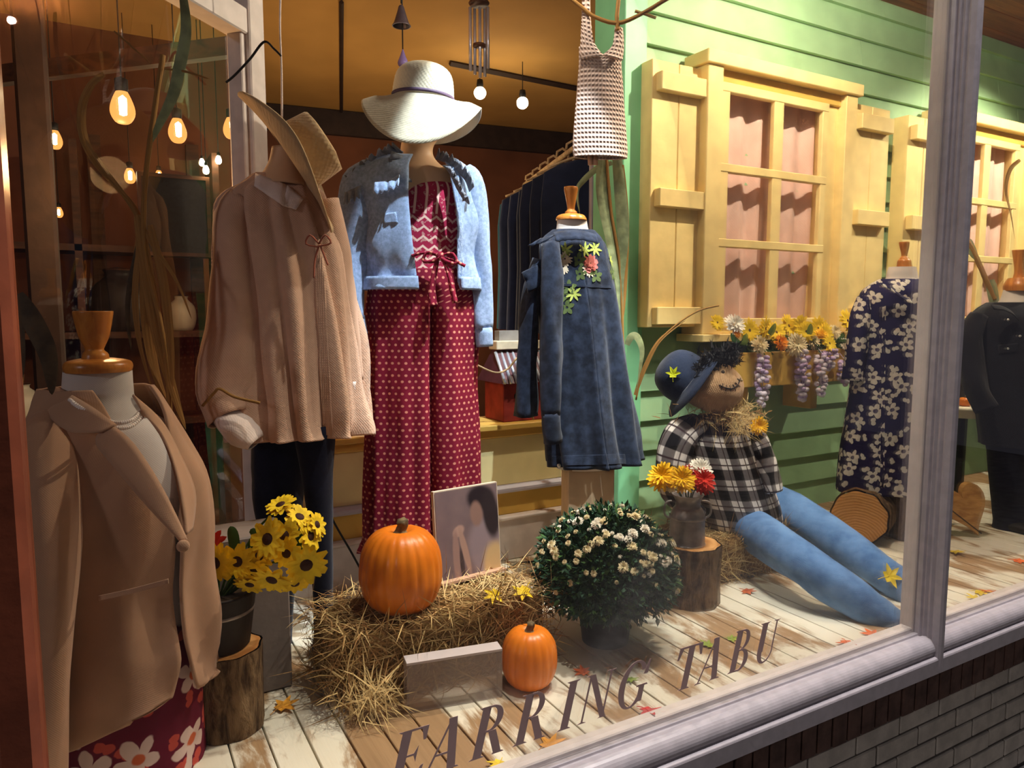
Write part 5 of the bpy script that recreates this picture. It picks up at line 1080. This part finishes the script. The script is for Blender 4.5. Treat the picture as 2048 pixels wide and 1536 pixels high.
stalk('corn_stalk', (1.75, 2.30), 'curled brown corn leaf arching in front of the green wall, left of the scarecrow hat', [([(1272, 800), (1284, 748), (1312, 690), (1352, 650), (1396, 622), (1438, 611)], 1.8)],
      [([(1270, 790), (1290, 735), (1320, 680), (1372, 640)], 4.5, 'husk', .8), ([(1254, 690), (1262, 674), (1274, 674), (1284, 700), (1280, 740), (1272, 790)], 8, 'husk_green', 1.0)])
stalk('twig', (1.56, 2.06), 'bare pale twig at the top, holding the straps of the crochet camisole', [([(1120, -20), (1160, 12), (1190, 34), (1238, 46), (1290, 24), (1330, 0), (1400, -40)], 4), ([(1270, 22), (1290, 28), (1312, 36)], 3), ([(1236, 60), (1234, 30), (1240, -20)], 4)], [])
stalk('corn_stalk', (3.30, 1.95), 'green corn stalk leaning in the right window, in front of the second facade window', [([(1930, 475), (1950, 510), (1972, 560), (1988, 600)], 5)],
      [([(1980, 560), (1988, 600), (1992, 640)], 12, 'husk_green', .3), ([(2040, 320), (2020, 340), (2012, 380), (2022, 430), (2030, 480)], 5, 'husk', .8), ([(1936, 480), (1946, 505), (1956, 520)], 9, 'husk_green', .2)])
stalk('corn_stalk', (-.005, 1.45), 'large dark dried leaf at the left edge beside the brown post', [([(2, 540), (30, 590), (42, 660), (46, 740), (40, 800)], 2)], [([(34, 590), (64, 640), (96, 710), (104, 790)], 20, 'husk_dark', .6), ([(30, 600), (32, 670), (36, 740), (30, 800)], 20, 'husk_dark', -.4)])
def cord(name, pts, r, mat, label): m = M(); m.tube(crv(pts, 40), r, 6); return tag(m.build(name, mat, None), label, 'cord')
Aw = (.44, 2.30)
cord('wire', [PD(452, 165, Aw, .05), PD(470, 150, Aw, .05), PD(500, 118, Aw, .06), PD(528, 84, Aw, .06), PD(548, 98, Aw, .06), PD(562, 112, Aw, .06)], .0035, MT['cord'], 'black wire looping across the white window post')
cord('wire', [PD(561, -20, Aw, .05), PD(560, 60, Aw, .05), PD(563, 140, Aw, .05), PD(564, 235, Aw, .05)], .0028, CL['cuff'], 'thin white cord hanging down the white window post')
cord('power_cord', [PY(655, 1018, 2.455), PY(672, 1052, 2.455), PY(700, 1100, 2.455), PY(722, 1140, 2.455)], .004, MT['cord'], 'black power cord against the half wall left of the large pumpkin')
cord('power_cord', [PZ(1012, 1140, .006), PZ(1030, 1130, .006), PZ(1056, 1124, .006), PZ(1090, 1122, .006)], .004, MT['cord'], 'grey power cord on the floor between photo board and chrysanthemum')
cord('vine', [PD(405, 812, A1, .19), PD(428, 786, A1, .19), PD(440, 778, A1, .19), PD(470, 794, A1, .19), PD(520, 806, A1, .18)], .004, MT['husk'], 'thin brown vine bent around the blouse cuff')
cord('vine', [PY(950, 728, 2.46), PY(990, 745, 2.45), PY(1015, 738, 2.45), PY(1042, 712, 2.46), PY(1056, 760, 2.475), V((1.50, 2.478, .562))], .004, MT['twig'], 'dry vine crossing in front of the red birdhouse')
# ================================================================== birdhouse on the half wall
t = thing('birdhouse', (1.475, 2.58, .559), 'red wooden birdhouse with striped tin roof on the half wall', 'birdhouse'); bx0, bx1, by0, by1 = 1.375, 1.575, 2.50, 2.66; z0, ze, zr = .559, .725, .845
red = plain('weathered_red_paint', C(160, 58, 50), .7, .35, 14, .2); m = M(); m.bx(bx0, bx1, by0, by1, z0, ze); m.build('body', red, t, False, bevel=.003)
rf = M(); yc = (by0 + by1) / 2
rf.add([(bx0 - .02, by0 - .03, ze - .01), (bx1 + .02, by0 - .03, ze - .01), (bx1 + .0, yc - .015, zr), (bx0 + .0, yc - .015, zr), (bx0 - .02, by1 + .03, ze - .01), (bx1 + .02, by1 + .03, ze - .01), (bx1, yc + .015, zr), (bx0, yc + .015, zr)], [(0, 1, 2, 3), (5, 4, 7, 6), (3, 2, 6, 7), (0, 3, 7, 4), (1, 5, 6, 2), (0, 4, 5, 1)]); rf.build('roof', plain('plum_roof', C(92, 50, 60), .5), t, False)
for k in range(9): x = bx0 - .01 + k * .0275; m = M(); m.tube([V((x, by0 - .034, ze - .008)), V((x + (1.475 - x) * .08, yc - .018, zr - .01))], .007, 6); m.build('roof_rib', plain('tin_rib', C(196, 204, 216), .35, metal=.4) if k == 0 else bpy.data.materials['tin_rib'], t)
m = M(); m.bx(bx0 - .005, bx1 + .005, yc - .035, yc + .035, zr, zr + .035); m.build('ridge_cap', plain('cream_ridge', C(220, 206, 176), .6), t, False, bevel=.003)
m = M(); m.bx(bx0 + .02, bx1 - .02, yc - .01, yc + .03, zr + .035, zr + .075); m.build('finial_board', plain('grey_board', C(150, 146, 140), .6), t, False)
m = M(); m.ell((1.44, by0, .66), (.016, .004, .016), 14, 8); m.build('entrance_hole', MT['black'], t)
# ================================================================== right window: table, pot, heart
AT = (3.74, 2.02); zt_ = PD(1950, 808, AT).z; q = V((AT[0], AT[1], 0))
t = thing('pedestal_table', q, 'small round cream pedestal table behind the window post, right side', 'table'); cm = plain('cream_enamel', C(226, 216, 190), .45, .06)
m = M(); m.lathe([(0, zt_), (.150, zt_), (.158, zt_ - .008), (.158, zt_ - .016), (.148, zt_ - .02), (.145, zt_ - .055), (0, zt_ - .055)], q, 40); m.build('tabletop', cm, t)
m = M(); m.lathe([(.0, .0), (.11, .0), (.11, .012), (.03, .03), (.022, .1), (.022, zt_ - .05)], q, 24); m.build('pedestal', MT['black'], t)
t = thing('flower_pot', (AT[0] + .0, AT[1] + .03, zt_), 'dark pot with dry twigs standing on the round cream table', 'pot'); q2 = V((AT[0] - .0, AT[1] + .04, zt_ + .001))
m = M(); m.lathe([(0, 0), (.06, 0), (.078, .16), (.083, .162), (.083, .176), (.076, .176), (.07, .15), (0, .15)], q2, 28); m.build('pot_body', plain('charcoal_pot', C(46, 40, 40), .5), t)
for k in range(9): a = random.uniform(0, 6.3); r = random.uniform(.03, .08); m = M(); m.tube(crv([q2 + V((0, 0, .15)), q2 + V((math.cos(a) * r * .5, math.sin(a) * r * .5, .20)), q2 + V((math.cos(a) * r * 1.1, math.sin(a) * r * 1.1, .24 + random.uniform(0, .05)))], 8), .0035, 5); m.build('twig', MT['twig'], t)
m = M(); m.ell(q2 + V((.03, -.075, .10)), (.02, .012, .03), 10, 8); m.build('red_ornament', FM['red'], t)
p = PD(1930, 800, AT, .08); pumpkin((p.x, p.y, zt_ + .001), .030, .042, 9, 'tiny orange pumpkin on the round cream table', 4)
hp = PZ(1972, 1078, 0); t = thing('wooden_heart', (hp.x - .02, hp.y + .05, 0), 'tan wooden heart with a diagonal crack, leaning right of the window post', 'sign')
pts = []
for k in range(40):
    a = 2 * PI * k / 40; pts.append((.0098 * 16 * math.sin(a) ** 3 * .62, .0098 * (13 * math.cos(a) - 5 * math.cos(2 * a) - 2 * math.cos(3 * a) - math.cos(4 * a)) * .80 + .133))
tl = V((RV.x, RV.y, 0)); upv = (V((0, 0, 1)) + FH * .22).normalized(); rt = Matrix.Rotation(R(-20), 3, upv.cross(tl).normalized()); tl2, up2 = rt @ tl, rt @ upv
m = M(); m.prism(pts, lambda a, b: hp + V((-.02, .02, .012)) + tl2 * a + up2 * b, FH * .03); m.build('heart_board', wood('pale_heart_wood', C(196, 148, 88), C(160, 112, 62), (8, 8, 30)), t, False)
m = M(); m.tube([hp + V((-.03, .0, .012)) + tl2 * .0 + up2 * .02 - FH * .006, hp + V((-.03, 0, .012)) + tl2 * -.09 + up2 * .17 - FH * .006], .003, 5); m.build('crack_stick', MT['dark_trim'], t)
# ================================================================== clothes rail inside the shop
ra, rb_ = V((2.08, 2.90, 1.835)), V((2.50, 4.25, 1.835)); t = thing('clothes_rail', (ra.x, ra.y, -.36), 'pale wooden clothes rail inside the shop behind the navy jacket', 'rail'); m = M(); m.tube([ra, rb_], .014, 10); m.build('rail', MT['twig'], t)
for q in (ra, rb_): m = M(); m.tube([V((q.x, q.y, -.36)), q], .014, 10); m.build('upright', MT['metal'], t)
rd = (rb_ - ra).normalized(); sd = V((rd.y, -rd.x, 0)); gm = [cloth('navy_knit', C(30, 36, 58), .2, 700, .3), cloth('ink_blue_knit', C(38, 46, 74), .2, 700, .3), cloth('teal_knit', C(30, 74, 92), .2, 700, .3)]
GL = ['nearest navy shirt on the clothes rail, by the corner board', 'second navy shirt from the front of the clothes rail', 'third navy shirt from the front of the clothes rail', 'fourth navy shirt from the front of the clothes rail', 'fifth shirt on the clothes rail, ink blue', 'sixth shirt on the clothes rail, ink blue', 'farthest teal shirt at the left end of the clothes rail']
for i in range(7):
    c = ra.lerp(rb_, .10 + .13 * i); t = thing('hanging_shirt', (c.x, c.y, .9), GL[i], 'shirt', 'shirts on the clothes rail'); m = M(); rows = []; W_ = .20 + .012 * (i % 3)
    for z, f in ((-.095, .25), (-.115, .6), (-.16, 1.0), (-.30, 1.08), (-.6, 1.06), (-.95, 1.12)):
        row = []
        for j in range(33): a = 2 * PI * j / 32; row.append(c + sd * (math.cos(a) * W_ * f) + rd * (math.sin(a) * (.022 + .03 * (-z)) * (1 + .25 * math.sin(5 * a + i))) + V((0, 0, z)))
        rows.append(row)
    m.grid(rows); m.build('cloth_body', gm[0 if i < 4 else (1 if i < 6 else 2)], t)
    m = M(); m.tube(crv([c + sd * (-W_ * .9) + V((0, 0, -.135)), c + V((0, 0, -.075)), c + sd * (W_ * .9) + V((0, 0, -.135))], 12), .007, 6); m.build('hanger', MT['twig'], t)
    m = M(); m.tube([c + V((0, 0, -.075)), c + V((0, 0, -.04)) + sd * .012, c + sd * .034 + V((0, 0, -.012)), c + sd * .03 + V((0, 0, .026)), c + V((0, 0, .042)), c + sd * -.03 + V((0, 0, .024)), c + sd * -.032], .007, 6); m.build('hook', MT['twig'], t)
# ================================================================== hanging things and lamps in the shop
def hang_cord(t, p, top=2.6): m = M(); m.tube([p, V((p.x, p.y, top))], .003, 4); m.build('cord', MT['cord'], t)
p = PY(958, 10, 3.2); t = thing('wind_chime', p, 'silver tube wind chime hanging from the shop ceiling', 'wind chime'); hang_cord(t, p)
m = M(); m.lathe([(0, .0), (.045, .0), (.05, .008), (.045, .016), (0, .02)], p, 20); m.build('top_disc', MT['dark_wood'], t)
for k, (dx, L) in enumerate(((-.042, .30), (-.022, .31), (.004, .33), (.026, .32), (.042, .29))): m = M(); a = p + RV * dx + FH * (.02 * (k % 2)); m.tube([a + V((0, 0, -.01)), a + V((0, 0, -L))], .0075, 10); m.build('tube', MT['metal'], t)
m = M(); q = p + V((0, 0, -.19)); m.lathe([(0, 0), (.03, .0), (.03, .012), (0, .012)], q, 16); m.build('clapper', MT['dark_wood'], t)
p = PY(803, 52, 3.0); t = thing('hanging_bell', p, 'small grey bell hanging from the shop ceiling above the sun hat', 'bell'); hang_cord(t, p + V((0, 0, .09)))
m = M(); m.lathe(cr([(.040, 0), (.032, .012), (.024, .035), (.016, .06), (.010, .08), (0, .086)], 14), p, 24); m.build('bell_body', plain('pewter', C(92, 84, 96), .4, .2, metal=.6), t, True, .003)
p = PY(806, 132, 3.0); t = thing('glass_ornament', p, 'violet teardrop glass ornament hanging behind the sun hat', 'ornament'); hang_cord(t, p + V((0, 0, .05)))
m = M(); m.lathe(cr([(0, -.012), (.018, 0), (.022, .015), (.012, .04), (.003, .066), (0, .07)], 14), p, 18); m.build('teardrop', plain('violet_glass', C(120, 104, 160), .1, .1, spec=.8), t)
HOT = glow('lamp_glow', (1, .86, .58, 1), 40); FIL = glow('filament_glow', (1, .80, .45, 1), 45); AMB = glow('amber_bulb_glow', (1, .36, .08, 1), 1.3)
for x, y, lb in ((960, 186, 'glowing round ceiling spot behind the wind chime'), (1045, 206, 'glowing round ceiling spot right of the wind chime')):
    p = PY(x, y, 4.2); t = thing('ceiling_spot', p, lb, 'lamp'); m = M(); m.ell(p, (.038, .038, .038), 16, 12); m.build('bulb', HOT, t)
    m = M(); m.lathe([(.020, .030), (.022, .05), (.018, .08), (0, .085)], p + V((0, 0, .0)), 20); m.build('fixture', MT['black'], t); hang_cord(t, p + V((0, 0, .08)))
for i, (x, y, Y, s_, lb) in enumerate(((245, 216, 2.75, 1.0, 'largest amber filament bulb seen through the side window'), (355, 262, 3.5, 1.0, 'middle amber filament bulb right of the corn stalk'), (462, 257, 3.9, 1.0, 'amber filament bulb closest to the white window post'), (110, 280, 4.4, .9, 'small amber bulb beside the dark pillar at the upper left'), (260, 352, 4.6, .8, 'small amber bulb below the largest bulb, behind the corn leaf'), (318, 352, 4.7, .6, 'tiny amber bulb right of the corn stem'), (92, 368, 4.6, .8, 'small amber bulb low beside the dark pillar'), (404, 325, 4.5, .4, 'tiny white bulb, left of the three near the post'), (437, 320, 4.5, .45, 'tiny white bulb, right of the three near the post'), (412, 340, 4.4, .45, 'tiny white bulb, lowest of the three near the post'), (118, 425, 4.75, .55, 'faint amber bulb right of the pillar, above the shelf'))):
    p = PY(x, y, Y); t = thing('filament_bulb', p, lb, 'bulb', 'amber bulbs in the entrance'); s_ *= 1.0
    m = M(); m.lathe(cr([(0, -.052), (.022, -.046), (.036, -.022), (.036, .004), (.026, .034), (.016, .054)], 14), p, 20, None, Matrix.Scale(s_, 3)); m.build('glass_bulb', AMB if s_ > .45 else FIL, t)
    m = M(); m.lathe([(0, -.035), (.011, -.03), (.012, .02), (0, .03)], p - V((0, .042 * s_, 0)), 10, None, Matrix.Scale(s_, 3)); m.build('filament', FIL, t)
    m = M(); m.lathe([(.018, .05), (.02, .06), (.02, .09), (0, .10)], p, 14, None, Matrix.Scale(s_, 3)); m.build('socket', MT['black'], t); hang_cord(t, p + V((0, 0, .09 * s_)))
# dim furnishings beyond the side window
t = thing('shelf_unit', (-.1, 4.75, .6), 'dark wooden shelf unit beyond the side window', 'shelf')
for z in (.35, .85, 1.32): m = M(); m.bx(-.75, .62, 4.55, 4.86, z, z + .035); m.build('shelf_board', MT['dark_wood'], t, False)
for x in (-.75, -.1, .6): m = M(); m.bx(x, x + .035, 4.55, 4.86, -.36, 1.9); m.build('shelf_side', MT['dark_wood'], t, False)
for i, (x, z, r, h, mt, lb) in enumerate(((.10, .886, .15, .34, 'charcoal_pot', 'dark rounded jar on the middle shelf beyond the side window'), (.42, .886, .08, .2, 'cream_enamel', 'pale jug on the middle shelf beyond the side window'), (-.45, .886, .1, .25, 'dark_plastic_pot', 'dark vase on the middle shelf near the pillar'), (.30, 1.356, .09, .2, 'charcoal_pot', 'dark jar on the top shelf beyond the side window'), (-.40, .386, .11, .22, 'cream_enamel', 'pale crock on the lowest shelf beyond the side window'))):
    t = thing('jar', (x, 4.70, z), lb, 'jar'); m = M(); m.lathe(cr([(0, 0), (r * .7, 0), (r, h * .35), (r * .9, h * .7), (r * .45, h * .9), (r * .5, h)], 16), (x, 4.70, z), 20); m.build('jar_body', bpy.data.materials[mt], t)
    m = M(); m.lathe([(0, h * 1.06), (r * .5, h * 1.02), (r * .52, h), (0, h)], (x, 4.70, z), 18); m.build('lid', MT['dark_wood'], t)
p = PY(352, 430, 4.4); t = thing('framed_picture', (p.x, 4.45, p.z), 'black framed panel beyond the side window, left of the white post', 'picture')
m = M(); m.bx(p.x - .16, p.x + .16, 4.43, 4.46, p.z - .2, p.z + .2); m.build('panel', MT['black'], t, False); m = M()
for a in ((-.18, -.16, -.22, .22), (.16, .18, -.22, .22), (-.16, .16, -.22, -.20), (-.16, .16, .20, .22)): m.bx(p.x + a[0], p.x + a[1], 4.42, 4.47, p.z + a[2], p.z + a[3])
m.build('frame', MT['dark_wood'], t, False)
